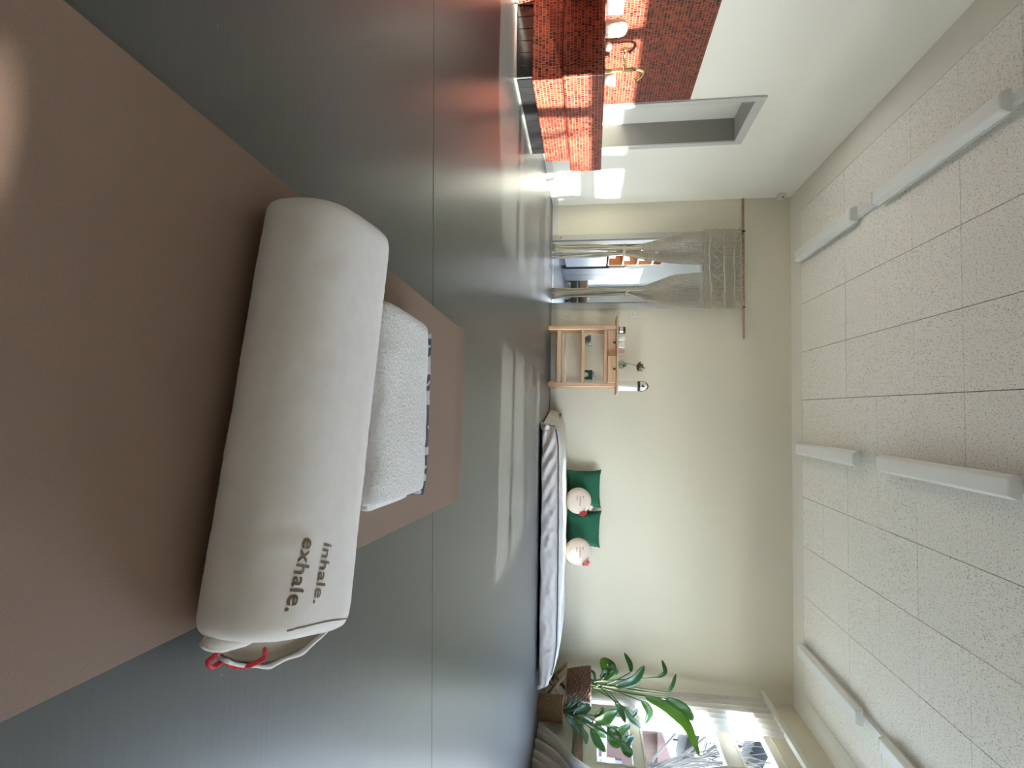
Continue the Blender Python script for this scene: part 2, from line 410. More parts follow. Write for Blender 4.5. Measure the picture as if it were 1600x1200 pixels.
# room behind the camera
struct(MB().box((XL - T, YF - T, 0), (XR + T, YF, H)).build('wall_front', 'wall'))

# right wall with its windows
BAYS = [(5.113, 5.863), (4.03, 4.79), (3.17, 3.97), (2.30, 3.05), (.55, 1.30), (-.30, .45), (-1.15, -.40)]
OPEN = [(5.05, 5.925), (2.235, 4.855), (-1.215, 1.365)]
ZS, ZT = .44, 2.22
XO = 3.255
b = MB(); b.box((XR, YF, 0), (XO, YB + T, ZS)).box((XR, YF, ZT), (XO, YB + T, H))
ys = [YF]
for a_, c_ in sorted(OPEN): ys += [a_, c_]
ys.append(YB + T)
for k in range(0, len(ys), 2): b.box((XR, ys[k], ZS), (XO, ys[k + 1], ZT))
struct(b.build('wall_right', 'wall'))
XG = 3.20
PZ = [(.557, .88), (1.0, 1.71), (1.875, 2.155)]
wi = 0
for (oa, ob) in OPEN:
    bays = sorted([q for q in BAYS if q[0] > oa and q[1] < ob])
    for q, (y0, y1) in enumerate(bays):
        wi += 1
        ya = oa if q == 0 else (bays[q - 1][1] + y0) / 2
        yb = ob if q == len(bays) - 1 else (y1 + bays[q + 1][0]) / 2
        f = MB()
        f.box((XG - .05, ya, ZS), (XG + .05, y0 - .02, ZT)).box((XG - .05, y1 + .02, ZS), (XG + .05, yb, ZT))
        zz = [ZS] + [v for p in PZ for v in p] + [ZT]
        for k in range(0, len(zz), 2):
            f.box((XG - .05, y0 - .02, zz[k] + (0 if k == 0 else .02)), (XG + .05, y1 + .02, zz[k + 1] - (0 if k == len(zz) - 2 else .02)))
        w = struct(f.build('window_%d' % wi, 'window'))
        for (z0, z1) in PZ:
            sf = MB(); sf.box((XG - .062, y0 - .02, z0 - .02), (XG + .03, y0, z1 + .02)).box((XG - .062, y1, z0 - .02), (XG + .03, y1 + .02, z1 + .02))
            sf.box((XG - .062, y0, z0 - .02), (XG + .03, y1, z0)).box((XG - .062, y0, z1), (XG + .03, y1, z1 + .02)); sf.build('sash', 'window', w)
            MB().box((XG - .003, y0, z0), (XG + .003, y1, z1)).build('pane', 'glass', w)
struct(MB().box((XR - .10, 2.2, .352), (XR - .001, 6.34, .432), .006).build('trim_1', 'sillwood'))
struct(MB().box((XR - .02, 2.2, .434), (XR - .001, 6.34, ZS + .005), .002).build('trim_2', 'window'))

# hall beyond the doorway
HX0, HX1, HY1 = -2.55, 0.1, 11.3
struct(MB().box((HX0 - .1, YB, -.1), (HX1 + .1, HY1 + .1, -.0005)).build('floor_hall', 'hall_floor'))
struct(MB().box((HX0 - .1, YB + T, 0), (HX0, HY1, H)).build('wall_hall_left', 'hallwall'))
b = MB(); wx0, wx1, wz0, wz1 = -2.22, -1.2, .45, 2.0
b.box((HX0 - .1, HY1, 0), (wx0, HY1 + .1, H)).box((wx1, HY1, 0), (HX1 + .1, HY1 + .1, H)).box((wx0, HY1, 0), (wx1, HY1 + .1, wz0)).box((wx0, HY1, wz1), (wx1, HY1 + .1, H))
struct(b.build('wall_hall_back', 'hallwall'))
wh = struct(MB().box((wx0, HY1 + .02, wz0), (wx0 + .05, HY1 + .08, wz1)).box((wx1 - .05, HY1 + .02, wz0), (wx1, HY1 + .08, wz1)).box((wx0 + .05, HY1 + .02, wz0), (wx1 - .05, HY1 + .08, wz0 + .05)).box((wx0 + .05, HY1 + .02, wz1 - .05), (wx1 - .05, HY1 + .08, wz1)).build('window_%d' % (wi + 1), 'window'))
MB().box((wx0 + .05, HY1 + .047, wz0 + .05), (wx1 - .05, HY1 + .053, wz1 - .05)).build('pane', 'glass', wh)
b = MB()
oo = [(7.3, 9.15, 1.25, 2.05), (9.7, 10.95, .8, 2.1)]
b.box((HX1, YB + T, 0), (HX1 + .1, 7.3, H)).box((HX1, 9.15, 0), (HX1 + .1, 9.7, H)).box((HX1, 10.95, 0), (HX1 + .1, HY1, H))
for y0, y1, z0, z1 in oo: b.box((HX1, y0, 0), (HX1 + .1, y1, z0)).box((HX1, y0, z1), (HX1 + .1, y1, H))
struct(b.build('wall_hall_right', 'hallwall'))
for k, (y0, y1, z0, z1) in enumerate(oo):
    w = struct(MB().box((HX1 + .02, y0, z0), (HX1 + .08, y0 + .05, z1)).box((HX1 + .02, y1 - .05, z0), (HX1 + .08, y1, z1)).box((HX1 + .02, y0 + .05, z0), (HX1 + .08, y1 - .05, z0 + .05)).box((HX1 + .02, y0 + .05, z1 - .05), (HX1 + .08, y1 - .05, z1)).build('window_%d' % (wi + 2 + k), 'window'))
    MB().box((HX1 + .047, y0 + .05, z0 + .05), (HX1 + .053, y1 - .05, z1 - .05)).build('pane', 'glass', w)
struct(MB().box((HX0 - .1, YB + T, H), (HX1 + .1, HY1 + .1, H + .1)).build('ceiling_hall', 'hallwall'))

# ================================================================== OBJECTS
# ---- yoga mat
ang = R(2.6)
def mat_pt(x, y, z):          # mat-local (x across, y along) to room
    c, s_ = math.cos(-ang), math.sin(-ang)
    return (.0205 + x * c - (y - 1.8985) * s_, 1.8985 + x * s_ + (y - 1.8985) * c, z)
def matz(y):
    d = 1.8985 - y
    return .0015 + .010 * math.exp(-((d - .0) / .05) ** 2)
b = MB(); n = 70
ysm = [1.8985 - 1.83 * (k / (n - 1)) ** 1.5 for k in range(n)]
prof = [(-.302, .0), (-.3035, .0025), (-.302, .005), (.302, .005), (.3035, .0025), (.302, 0)]
vs = []; fs = []
for y in ysm:
    for (x, z) in prof: vs.append(mat_pt(x, y, matz(y) + z))
for i in range(n - 1):
    for k in range(6): fs.append((i * 6 + k, i * 6 + (k + 1) % 6, (i + 1) * 6 + (k + 1) % 6, (i + 1) * 6 + k))
fs += [tuple(range(6)), tuple((n - 1) * 6 + k for k in range(6))]
tag(b.add(vs, fs).build('yoga_mat', 'mat'), 'brown rubber yoga mat rolled out on the grey floor', 'yoga mat')

# ---- bolster
BH = .122
BQ = [Vector((-.285, .662)), Vector((.262, .552)), Vector((-.302, .930)), Vector((.335, .800))]   # near-left, near-right, far-left, far-right
def plan(s, t):
    return BQ[0] * (1 - s) * (1 - t) + BQ[1] * s * (1 - t) + BQ[2] * (1 - s) * t + BQ[3] * s * t
def bol(s, phi, off=0.0):
    """s along the length -1..1, phi around the section."""
    kk = (1 - abs(s) ** 40) ** (1 / 3.6) if abs(s) < 1 else 0.0
    cs, sn = sgp(math.cos(phi), 2 / 3.2), sgp(math.sin(phi), 2 / 2.7)
    t = .5 + .5 * cs * (kk * .22 + .78 if s < 1.1 else kk) * (kk ** .6)
    p = plan(.5 + .5 * s, t)
    z = BH * .5 + BH * .5 * sn * kk
    w = .0012 * nz(s * 4 + t * 2, t * 6, 3) + .0011 * math.sin(s * 34 + nz(s * 3, t * 3, 1) * 7) * max(0, 1.1 - 1.6 * t) * (1 if sn > -.2 else 0) * (.5 + nz(s * 4, t * 5, 6)) + .0007 * nz(s * 30, t * 5, 2)
    if s > .72 and sn > 0:
        w += .004 * (s - .72) / .28 * nz(t * 26, s * 3, 8)
    return Vector((p.x, p.y, .0075 + max(0, z + w + off)))
bt = thing('bolster', 'pale cotton bolster cushion printed with inhale exhale lying across the yoga mat', 'bolster', (0, 0, 0))
NS, NP = 120, 72
b = MB(); b.grid(lambda u, v: bol(-1 + 2 * (.5 - .5 * math.cos(math.pi * u)) if 0 < u < 1 else (-1 if u == 0 else 1), 2 * math.pi * v), NS, NP, wrapv=True)
b.build('cover', 'bolster', bt, smooth=True)
# open end: dark sheet standing in for shade in the mouth, lower lip and hem of the cover at the right-hand end
eu = (BQ[3] - BQ[1]); el = eu.length; eu = eu / el; eo = Vector((eu.y, -eu.x))
def endp(t, out, z): p = BQ[1] + eu * (el * t) + eo * out; return Vector((p.x, p.y, z))
def rimo(t): return .006 + .032 * max(0.0, math.sin(math.pi * max(0, min(1, (t - .10) / .87)))) ** .8
def rimz(t): return .050 + .040 * max(0, t - .3) - .03 * max(0, .2 - t)
def lipf(u, v):
    t = .22 + .76 * u
    out = -.016 + (rimo(t) + .016) * math.sin(v * math.pi * .5) + .003 * nz(u * 6, v * 2, 5)
    return endp(t, out, .012 + (rimz(t) - .012 + .004 * nz(u * 5, 0, 2)) * v ** 1.4)
b = MB(); b.grid(lipf, 36, 9); b.build('end_flap', 'bolster', bt, smooth=True, solid=.004)
def mouth(u, v):
    t = .10 + .86 * u
    return endp(t, (rimo(t) - .005) * (1 - v) - .008 * v, rimz(t) - .004 - .016 * math.sin(math.pi * v) + (.030) * v)
b = MB(); b.grid(mouth, 30, 6); lab(b.build('end_opening', 'bolster_in', bt, smooth=True, solid=.001), 'dark sheet for the shade inside the open cover end')
def knob(u, v):
    th = math.pi * u; q = endp(.19, -.010, .060)
    return q + Vector((0.017 * math.sin(th) * math.cos(2 * math.pi * v), .040 * math.cos(th), .024 * math.sin(th) * math.sin(2 * math.pi * v) + .012 * math.cos(th) + .005 * nz(u * 7, v * 9)))
b = MB(); b.grid(knob, 16, 20, wrapv=True); b.build('bunched_corner', 'bolster', bt, smooth=True)
pts = [Vector(p) for p in ((.276, .580, .056), (.286, .583, .046), (.292, .579, .040), (.303, .590, .038), (.302, .606, .041), (.313, .618, .041), (.320, .632, .052), (.315, .646, .066), (.302, .642, .070))]
def smoothpath(p, k=5):
    out = []
    for i in range(len(p) - 1):
        p0, p1, p2, p3 = p[max(i - 1, 0)], p[i], p[i + 1], p[min(i + 2, len(p) - 1)]
        for q in range(k):
            t = q / k; out.append(.5 * ((2 * p1) + (p2 - p0) * t + (2 * p0 - 5 * p1 + 4 * p2 - p3) * t * t + (3 * p1 - p0 - 3 * p2 + p3) * t ** 3))
    out.append(p[-1]); return out
sp = smoothpath(pts, 6)
b = MB()
for ph in (0, 2.1, 4.2):
    b.tube([p + Vector((math.cos(i * .9 + ph), math.sin(i * .9 + ph), math.sin(i * .9 + ph + 1))) * .0012 for i, p in enumerate(sp)], .0018, 6)
lab(b.build('drawstring', 'redcord', bt, smooth=True), 'twisted red drawstring')

def text_mesh(txt, size, bold=.0, spacing=1.0):
    cu = bpy.data.curves.new('lettering', 'FONT'); cu.body = txt; cu.size = size; cu.offset = bold; cu.space_character = spacing; cu.resolution_u = 3
    o = bpy.data.objects.new('lettering_source', cu); COL.objects.link(o)
    dg = bpy.context.evaluated_depsgraph_get(); me = bpy.data.meshes.new_from_object(o.evaluated_get(dg))
    bpy.data.objects.remove(o); bpy.data.curves.remove(cu)
    bm = bmesh.new(); bm.from_mesh(me)
    bmesh.ops.triangulate(bm, faces=bm.faces[:])
    for _ in range(2):
        ed = [e for e in bm.edges if e.calc_length() > size * .09]
        if ed: bmesh.ops.subdivide_edges(bm, edges=ed, cuts=1); bmesh.ops.triangulate(bm, faces=bm.faces[:])
    v = [q.co.copy() for q in bm.verts]; bm.verts.index_update(); f = [[q.index for q in fc.verts] for fc in bm.faces]; bm.free()
    bpy.data.meshes.remove(me); return v, f
from mathutils.bvhtree import BVHTree
def drape_text(txt, size, org, dirx, name, parent, bold, spacing=1.0, tree=None, axis=None, lift=.0008, width=None):
    """Lay lettering on the surface in tree: org + x*dirx + y*dirup, pushed along axis onto the surface."""
    v, f = text_mesh(txt, size, bold, spacing)
    if width:
        x1 = max(p.x for p in v); k = width / x1
        for p in v: p.x *= k
    dirx = Vector(dirx).normalized(); axis = Vector(axis); diry = axis.cross(dirx).normalized() * -1
    out = []
    for p in v:
        q = Vector(org) + dirx * p.x + diry * p.y
        h = tree.ray_cast(q - axis * .5, axis)
        out.append((h[0] - axis * lift) if h[0] is not None else q)
    b = MB(); b.add(out, f); return b.build(name, 'ink', parent)
def tree_of(o):
    return BVHTree.FromPolygons([o.matrix_world @ q.co for q in o.data.vertices], [list(p.vertices) for p in o.data.polygons])
tb = tree_of(bpy.data.objects['cover'])
TX = Vector((.068, -.047, 0)).normalized()
TX = Vector((.0655, -.0195, 0)).normalized()
TXT_A = drape_text('inhale.', .034, (.174, .669, .2), (.063, -.022, 0), 'lettering', bt, .0006, 1.05, tb, (0, 0, -1), width=.0735)
TXT_B = drape_text('exhale.', .034, (.158, .625, .2), (.070, -.026, 0), 'lettering', bt, .0006, 1.05, tb, (0, 0, -1), width=.0835)
sv = []
for k in range(40):
    t = .18 + .74 * k / 39; q = endp(t, -.016 - .004 * math.sin(math.pi * k / 39), .3); h = tb.ray_cast(q, Vector((0, 0, -1)))
    if h[0] is not None: sv.append(h[0] + Vector((0, 0, .0002)))
MB().tube(sv, .0011, 5).build('hem_stitching', 'bolster_in', bt, smooth=True)

# ---- folded towel
TA = R(-1.5)
tw = thing('folded_towel', 'folded white terry towel with blue patterned underside on the mat', 'towel', (.0, 1.165, .0065), TA)
def slab(x0, x1, y0, y1, z0, z1, nu=60, nv=40, seed=0, wav=.003, e=3.0, sag=0):
    cx, cy, cz = (x0 + x1) / 2, (y0 + y1) / 2, (z0 + z1) / 2; hx, hy, hz = (x1 - x0) / 2, (y1 - y0) / 2, (z1 - z0) / 2
    def f(u, v):
        s = -1 + 2 * (.5 - .5 * math.cos(math.pi * u)); k = (1 - abs(s) ** 14) ** (1 / 8) if abs(s) < 1 else 0
        ph = 2 * math.pi * v
        c, sn = sgp(math.cos(ph), 2 / 7), sgp(math.sin(ph), 2 / e)
        x, y = cx + hx * s, cy + hy * c * (.93 + .07 * k) * (k ** .3 if k else 0)
        z = cz + hz * sn * k
        w = wav * (nz(x * 9 + seed, y * 9, seed) + .5 * nz(x * 26, y * 26, seed + 3))
        z += (w - .0035 * math.exp(-((y - .005) / .008) ** 2) * (1 if hz > .02 else 0)) * (1 if sn > 0 else .2) - sag * ((y - cy) / hy if y > cy else 0) ** 2 * (1 if sn > 0 else 0)
        return Vector((x + w * .8, y + .8 * wav * nz(x * 14, z * 60, seed + 7), max(0.0, z)))
    b = MB(); b.grid(f, nu, nv, wrapv=True); return b
slab(-.200, .192, -.145, .172, 0.0, .020, seed=1).build('lower_fold', 'towel', tw, smooth=True)
b = slab(-.206, .196, -.172, .168, .016, .070, seed=4, wav=.004, sag=.012, nu=90, nv=60); b.build('upper_fold', 'towel', tw, smooth=True)
def stripes():
    m, n, l, bb = nt('towel_pattern')
    tc = n.new('ShaderNodeTexCoord'); mp = n.new('ShaderNodeMapping'); mp.inputs['Scale'].default_value = (46, 30, 30)
    l.new(tc.outputs['Object'], mp.inputs['Vector']); t = n.new('ShaderNodeTexNoise'); t.inputs['Scale'].default_value = 1.0; t.inputs['Detail'].default_value = .5
    l.new(mp.outputs[0], t.inputs['Vector'])
    cr = n.new('ShaderNodeValToRGB'); cr.color_ramp.interpolation = 'CONSTANT'; cr.color_ramp.elements[0].color = (.095, .11, .17, 1); cr.color_ramp.elements[1].position = .5; cr.color_ramp.elements[1].color = (.70, .70, .72, 1)
    l.new(t.outputs['Fac'], cr.inputs['Fac']); l.new(cr.outputs[0], bb.inputs['Base Color']); bb.inputs['Roughness'].default_value = .95
    return m
M['pattern'] = stripes()
def hem(u, v):
    x = -.195 + .405 * u; r = (.011 + .002 * nz(u * 20, 1)) * min(1, u / .05 + .05, (1 - u) / .05 + .05)
    return Vector((x, .177 + .004 * nz(u * 14, 5) + r * math.cos(2 * math.pi * v) * 1.2 - max(0, u - .85) * .16, .038 + .012 * math.sin(2 * math.pi * v) * 1.4 + .003 * nz(u * 17, 2)))
b = MB(); b.grid(hem, 60, 10, wrapv=True); lab(b.build('patterned_edge', 'pattern', tw, smooth=True), 'blue and white patterned edge')
b = slab(.155, .212, -.12, .12, .004, .030, 20, 24, seed=9, wav=.003); b.build('side_fold', 'towel', tw, smooth=True)

# ---- floor mattress
mt = thing('floor_mattress', 'white covered floor mattress lying along the back wall', 'mattress', (1.3, 5.7, 0))
MX0, MX1, MY0, MY1 = .13, 2.48, 5.085, 6.335
def mattop(x):
    k = (x - MX0) / (MX1 - MX0)
    z = .198 + .022 * math.sin(k * 2.6)
    if k < .10: z -= .05 * (1 - k / .10) ** 2
    if k > .84: z -= .075 * ((k - .84) / .16) ** 1.6
    return z
def pad(zlo, zhi, yo, seed, amp, left, wr=1.0):
    def f(u, v):
        s = u; x = MX0 + left + (MX1 - MX0 - left) * s
        e = min(1, s / .03, (1 - s) / .03); e = max(0.0, e); ed = math.sqrt(max(0, 1 - (1 - e) ** 2))
        t = v * 4
        zb, zt = zlo(x), zhi(x); zm = (zb + zt) / 2; r = (zt - zb) / 2 * (.35 + .65 * ed)
        y0 = MY0 + yo - (.10 * (1 - k_(x)))
        ph = 2 * math.pi * v
        c, sn = sgp(math.cos(ph), 2 / 14), sgp(math.sin(ph), 2 / 4)
        y = (y0 + MY1) / 2 + (MY1 - y0) / 2 * c * (.97 + .03 * ed)
        z = zm + r * sn
        w = amp * (nz(x * 5 + seed, y * 3, z * 9) + .55 * nz(x * 16, y * 6, z * 24 + seed))
        if left < .2 and x < MX0 + .25 and y > 5.8: x -= .12 * (y - 5.8) / .5 * max(0, 1 - (x - MX0) / .25)
        return Vector((x, y + (w if c < 0 else 0) * wr, max(.004, z + w * .5)))
    return f
def k_(x): return 1.0
b = MB(); b.grid(pad(lambda x: .012, lambda x: .68 * mattop(x) + .012, .012, 2, .010, 0), 110, 48, wrapv=True); b.build('mattress_pad', 'lilac', mt, smooth=True, loc=(-1.3, -5.7, 0))
b = MB(); b.grid(pad(lambda x: .66 * mattop(x) + .008, mattop, .028, 7, .017, .02), 150, 56, wrapv=True); b.build('topper', 'cream', mt, smooth=True, loc=(-1.3, -5.7, 0))
# loose cover hanging over the front edge, gathered in folds at the left corner
def skirt(u, v):
    x = MX0 + .03 + (MX1 - MX0 - .02) * u
    zt = .70 * mattop(x) + .020; zb = .028 + .012 * nz(u * 9, 4)
    if u < .02 or u > .985: zb = .012
    g = math.exp(-u * 7)
    fold = .036 * g * math.sin(u * 85 - v * 9) + .010 * nz(u * 16, v * 2.2, 1) + .007 * nz(u * 50, v * 3, 2) + .004 * math.sin(v * 9 + nz(u * 12, 0, 4) * 4)
    y = MY0 - .008 - .018 * math.sin(math.pi * v) - fold * (.25 + .75 * math.sin(math.pi * min(1, v * .9 + .08)))
    z = zt + (zb - zt) * v
    if u > .93: x += .05 * (u - .93) / .07 * v
    if u < .05: x -= .05 * (1 - u / .05) * v
    return Vector((x, y, z))
b = MB(); b.grid(skirt, 260, 22); b.build('loose_cover', 'lilac', mt, smooth=True, loc=(-1.3, -5.7, 0), solid=.003)
b = MB(); xs = [MX0 + .05 + (MX1 - MX0 - .12) * k / 80 for k in range(81)]
b.tube([(x, MY0 - .012 + .003 * nz(x * 8, 3), .70 * mattop(x) + .020 + .003 * nz(x * 10, 1)) for x in xs], .0045, 6); b.build('piping', 'cream', mt, smooth=True, loc=(-1.3, -5.7, 0))
b = MB(); b.tube([(x, MY0 + .012 + .002 * nz(x * 9, 6), .725 * mattop(x) + .026 + .003 * nz(x * 12, 2)) for x in xs], .006, 6); lab(b.build('zip', 'zip', mt, smooth=True, loc=(-1.3, -5.7, 0)), 'dark zip line')
# crumpled cover corner at the wall end
def corner(u, v):
    a = Vector((MX0 - .13, 6.33, .01)); c = Vector((MX0 + .02, 5.10, .02)); p = a.lerp(c, u)
    top = Vector((MX0 + .10 - .03 * u, p.y, mattop(MX0 + .12) - .012 + .010 * nz(u * 8, 1)))
    q = p.lerp(top, v); w = .018 * nz(u * 9, v * 3, 4) + .012 * math.sin(u * 30 + v * 5)
    return q + Vector((-w * math.sin(math.pi * min(1, v + .1)) - .03 * math.sin(math.pi * v), 0, .3 * w + .03 * math.sin(math.pi * v)))
b = MB(); b.grid(corner, 50, 14); b.build('cover_end', 'cream', mt, smooth=True, loc=(-1.3, -5.7, 0), solid=.003)

# ---- green cushions
def pillow(w, h, d, seed, tip=.02):
    def f(side):
        def g(u, v):
            a, c = -1 + 2 * u, -1 + 2 * v
            bulge = ((1 - a ** 4) * (1 - c ** 4)) ** .5 if abs(a) < 1 and abs(c) < 1 else 0
            x = a * w / 2 * (1 - .07 * (1 - abs(c) ** 2.5)) ; z = c * h / 2 * (1 - .07 * (1 - abs(a) ** 2.5))
            x += tip * .3 * sgp(a, 9) * abs(c) ** 9; z += tip * .3 * abs(a) ** 9 * sgp(c, 9)
            return Vector((x + .004 * nz(c * 5, seed), side * d / 2 * bulge + .004 * nz(u * 5 + seed, v * 5), z + .006 * nz(a * 6, seed + 3)))
        return g
    b = MB(); b.grid(f(-1), 26, 26); b.grid(f(1), 26, 26)
    return b
def put_pillow(name, lbl, loc, rx, ry, w, h, seed):
    o = pillow(w, h, .12, seed).build(name, 'green', None, smooth=True)
    o.location = loc; o.rotation_euler = (R(rx), R(ry), 0)
    b = MB(); rim = []
    for q in range(4):
        for k in range(16):
            t = -1 + 2 * k / 16
            a, c = [(t, -1), (1, t), (-t, 1), (-1, -t)][q]
            x = a * w / 2 * (1 - .07 * (1 - abs(c) ** 2.5)); z = c * h / 2 * (1 - .07 * (1 - abs(a) ** 2.5))
            x += .006 * sgp(a, 9) * abs(c) ** 9; z += .006 * abs(a) ** 9 * sgp(c, 9)
            rim.append((x + .003 * nz(k * .9, q, seed), .0, z + .003 * nz(k * .7, q, seed + 5)))
    b.tube(rim, .005, 6, closed=True); b.build('seam_edge', 'green', o, smooth=True)
    return tag(o, lbl, 'cushion', 'square green cushions against the back wall')
put_pillow('square_cushion', 'square dark green cushion on the mattress, the one nearer the trolley', (.878, 6.245, .395), -10, 0, .415, .385, 1)
put_pillow('square_cushion', 'square dark green cushion on the mattress, the one nearer the plants', (1.318, 6.24, .395), -10, 2, .40, .385, 5)

# ---- round cushions
def round_cushion(lbl, loc, r, rx, rzdeg, tassel_ang, tab):
    o = thing('round_cushion', lbl, 'cushion', loc, R(rzdeg), 'round calico cushions in front of the green ones')
    def g(u, v):
        th = math.pi * u; ph = 2 * math.pi * v
        rr = r * math.sin(th) ** .55 if 0 < u < 1 else 0; y = -.055 * sgp(math.cos(th), .9)
        w = 1 + .015 * nz(math.cos(ph) * 2, math.sin(ph) * 2, u * 3)
        return Vector((rr * math.cos(ph) * w, y, rr * math.sin(ph) * w))
    b = MB(); b.grid(g, 25, 48, wrapv=True); bd = b.build('pad', 'calico', o, smooth=True); bd.rotation_euler = (R(rx), 0, 0)
    b = MB(); b.tube([(r * .985 * math.cos(t * math.pi / 24), 0, r * .985 * math.sin(t * math.pi / 24)) for t in range(48)], .005, 6, closed=True); q = b.build('rim_seam', 'calico', o, smooth=True); q.rotation_euler = (R(rx), 0, 0)
    a = R(tassel_ang); ca, sa = math.cos(a), math.sin(a)
    b = MB()
    for k in range(3):
        ar = R(tassel_ang + (k - 1) * 9); rad = r * (.97 + .10 * (k == 1) + .05 * (k == 2))
        b.tube([(rad * math.cos(ar) + .012 * math.cos(t), -.045 + .012 * math.sin(t * 2), rad * math.sin(ar) + .012 * math.sin(t)) for t in [q * 2 * math.pi / 12 for q in range(12)]], .007, 6, closed=True)
    lab(b.build('red_tassel', 'redcord', o, smooth=True), 'looped red cord')
    if tab:
        t = R(tab); b = MB(); b.box((-.028, -.008, r * .93), (.028, .008, r * 1.22), .006); q = b.build('loop_tab', 'calico', o, smooth=False); q.rotation_euler = (0, R(90 - tab), 0)
    for i, (w, tx) in enumerate(((.030, 'the'), (.112, 'wellness'), (.052, 'now'))):
        cu_v, cu_f = text_mesh(tx, .026, .0003)
        x1 = max(p.x for p in cu_v); kx = w / x1
        vs = [Vector((p.x * kx - .062, -.0565 + (.004 + 1.5 * ((p.x * kx - .062) ** 2 + (.045 - i * .032 + p.y - .01) ** 2) if False else -.001), .036 - i * .033 + p.y)) for p in cu_v]
        t_ = tree_of(bd); vs2 = []
        for p in vs:
            h = t_.ray_cast(Vector((p.x, -1, p.z)), Vector((0, 1, 0))); vs2.append(h[0] - Vector((0, .001, 0)) if h[0] is not None else p)
        b = MB(); b.add(vs2, cu_f); q = b.build('lettering', 'ink', o); q.rotation_euler = (R(rx), 0, 0)
    return o
round_cushion('round pale calico cushion with a red tassel and cloth tab, between the two green cushions', (.985, 6.065, .345), .140, -12, 0, 22, 62)
round_cushion('round pale calico cushion with a bright red looped tassel, half in sunlight', (1.517, 6.00, .349), .143, -12, 0, 40, 0)

# ---- wooden trolley
TY0, TY1 = 5.99, 6.31
tr = thing('trolley', 'light wooden serving trolley with two drawers beside the doorway', 'trolley', (-.60, 6.15, 0))
L = lambda p: (p[0] + .60, p[1] - 6.15, p[2])
def tb_(a, c, bev=.004): return MB().box(L(a), L(c), bev)
tb_((-1.035, TY0 - .02, .735), (-.175, TY1, .757), .006).build('top_board', 'beech', tr)
legs = [(-.925, TY0), (-.925, TY1 - .045), (-.30, TY0), (-.30, TY1 - .045)]
for (x, y) in legs:
    z0 = .0 if x < -.6 else .035
    tb_((x, y, z0), (x + .042, y + .042, .735), .005).build('leg', 'beech_up', tr)
tb_((-.883, TY0 + .004, .095), (-.30, TY0 + .030, .135)).build('rail', 'beech', tr)
tb_((-.883, TY1 - .032, .095), (-.30, TY1 - .006, .135)).build('rail', 'beech', tr)
tb_((-.883, TY0 + .004, .362), (-.30, TY0 + .028, .398)).build('rail', 'beech', tr)
tb_((-.883, TY0 + .004, .605), (-.30, TY0 + .028, .640)).build('rail', 'beech', tr)
tb_((-.905, TY0 + .03, .118), (-.285, TY1 - .032, .132), .002).build('shelf', 'beech', tr)
tb_((-.905, TY0 + .028, .376), (-.285, TY1 - .008, .390), .002).build('shelf', 'beech', tr)
MB().tube([L((-.90, TY0 + .015, .185)), L((-.29, TY0 + .015, .185))], .006, 8).build('dowel', 'beech', tr, smooth=True)
for y in (TY0 + .006, TY1 - .038):
    b = MB(); b.tube([L((-.278, y - .004, .041)), L((-.278, y + .036, .041))], .041, 24); w = b.build('wheel', 'beech', tr, smooth=True, angle=40)
    MB().tube([L((-.278, y - .008, .041)), L((-.278, y + .038, .041))], .010, 12).build('axle', 'beech_up', w, smooth=True, angle=40)
for k, (x0, x1, dy) in enumerate(((-.880, -.600, .012), (-.592, -.305, -.045))):
    b = MB(); y0 = TY0 + dy
    b.box(L((x0, y0, .645)), L((x1, y0 + .014, .730)), .003)
    d = b.build('drawer', 'beech', tr)
    b = MB(); b.box(L((x0 + .006, y0 + .014, .648)), L((x0 + .016, TY1 - .05, .722))).box(L((x1 - .016, y0 + .014, .648)), L((x1 - .006, TY1 - .05, .722))).box(L((x0 + .016, y0 + .014, .648)), L((x1 - .016, TY1 - .05, .656))).box(L((x0 + .016, TY1 - .06, .656)), L((x1 - .016, TY1 - .05, .722)))
    b.build('drawer_box', 'beech', d)
    xm = (x0 + x1) / 2; b = MB(); b.prism([(xm - .012 + .60, .727), (xm + .012 + .60, .727), (xm + .007 + .60, .700), (xm - .007 + .60, .700)], 1, y0 - 6.15 - .010, y0 - 6.15 - .0005)
    lab(b.build('finger_pull', 'dark', d), 'black finger pull')
# things on the trolley
ZT_ = .7575
c = thing('spice_tin', 'small black and silver tin at the doorway end of the trolley top', 'tin', (-.885, 6.08, ZT_))
MB().lathe([(.034, 0), (.036, .002), (.036, .050), (.034, .052)], n=24).build('body', 'steel', c, smooth=True, angle=40)
MB().lathe([(.0365, 0), (.038, .002), (.038, .024), (.034, .027)], (0, 0, .052), n=24).build('lid', 'dark', c, smooth=True, angle=40)
MB().lathe([(.0364, .004), (.0368, .006), (.0368, .014), (.0364, .016)], n=24, cap=False).build('label_band', 'dark', c, smooth=True)
for k, x in enumerate((-.793, -.715)):
    b = MB(); prof = [(.022, 0), (.026, .004), (.034, .030), (.037, .055), (.033, .070), (.031, .072), (.028, .066), (.028, .010), (.0, .008)]
    def cf(u, v):
        i = u * (len(prof) - 1); i0 = min(int(i), len(prof) - 2); t = i - i0
        r = prof[i0][0] * (1 - t) + prof[i0 + 1][0] * t; z = prof[i0][1] * (1 - t) + prof[i0 + 1][1] * t
        r *= 1 + .07 * math.sin(9 * 2 * math.pi * v) * (1 if u < .6 else 0) * min(1, z / .02)
        return Vector((r * math.cos(2 * math.pi * v), r * math.sin(2 * math.pi * v), z))
    b.grid(cf, 18, 54, wrapv=True)
    o = b.build('fluted_cup', 'ceramic', None, smooth=True, loc=(x, 6.08, ZT_))
    tag(o, ['white fluted cup on the trolley top next to the black tin', 'white fluted cup on the trolley top next to the pink block'][k], 'cup', 'white cups on the trolley top')
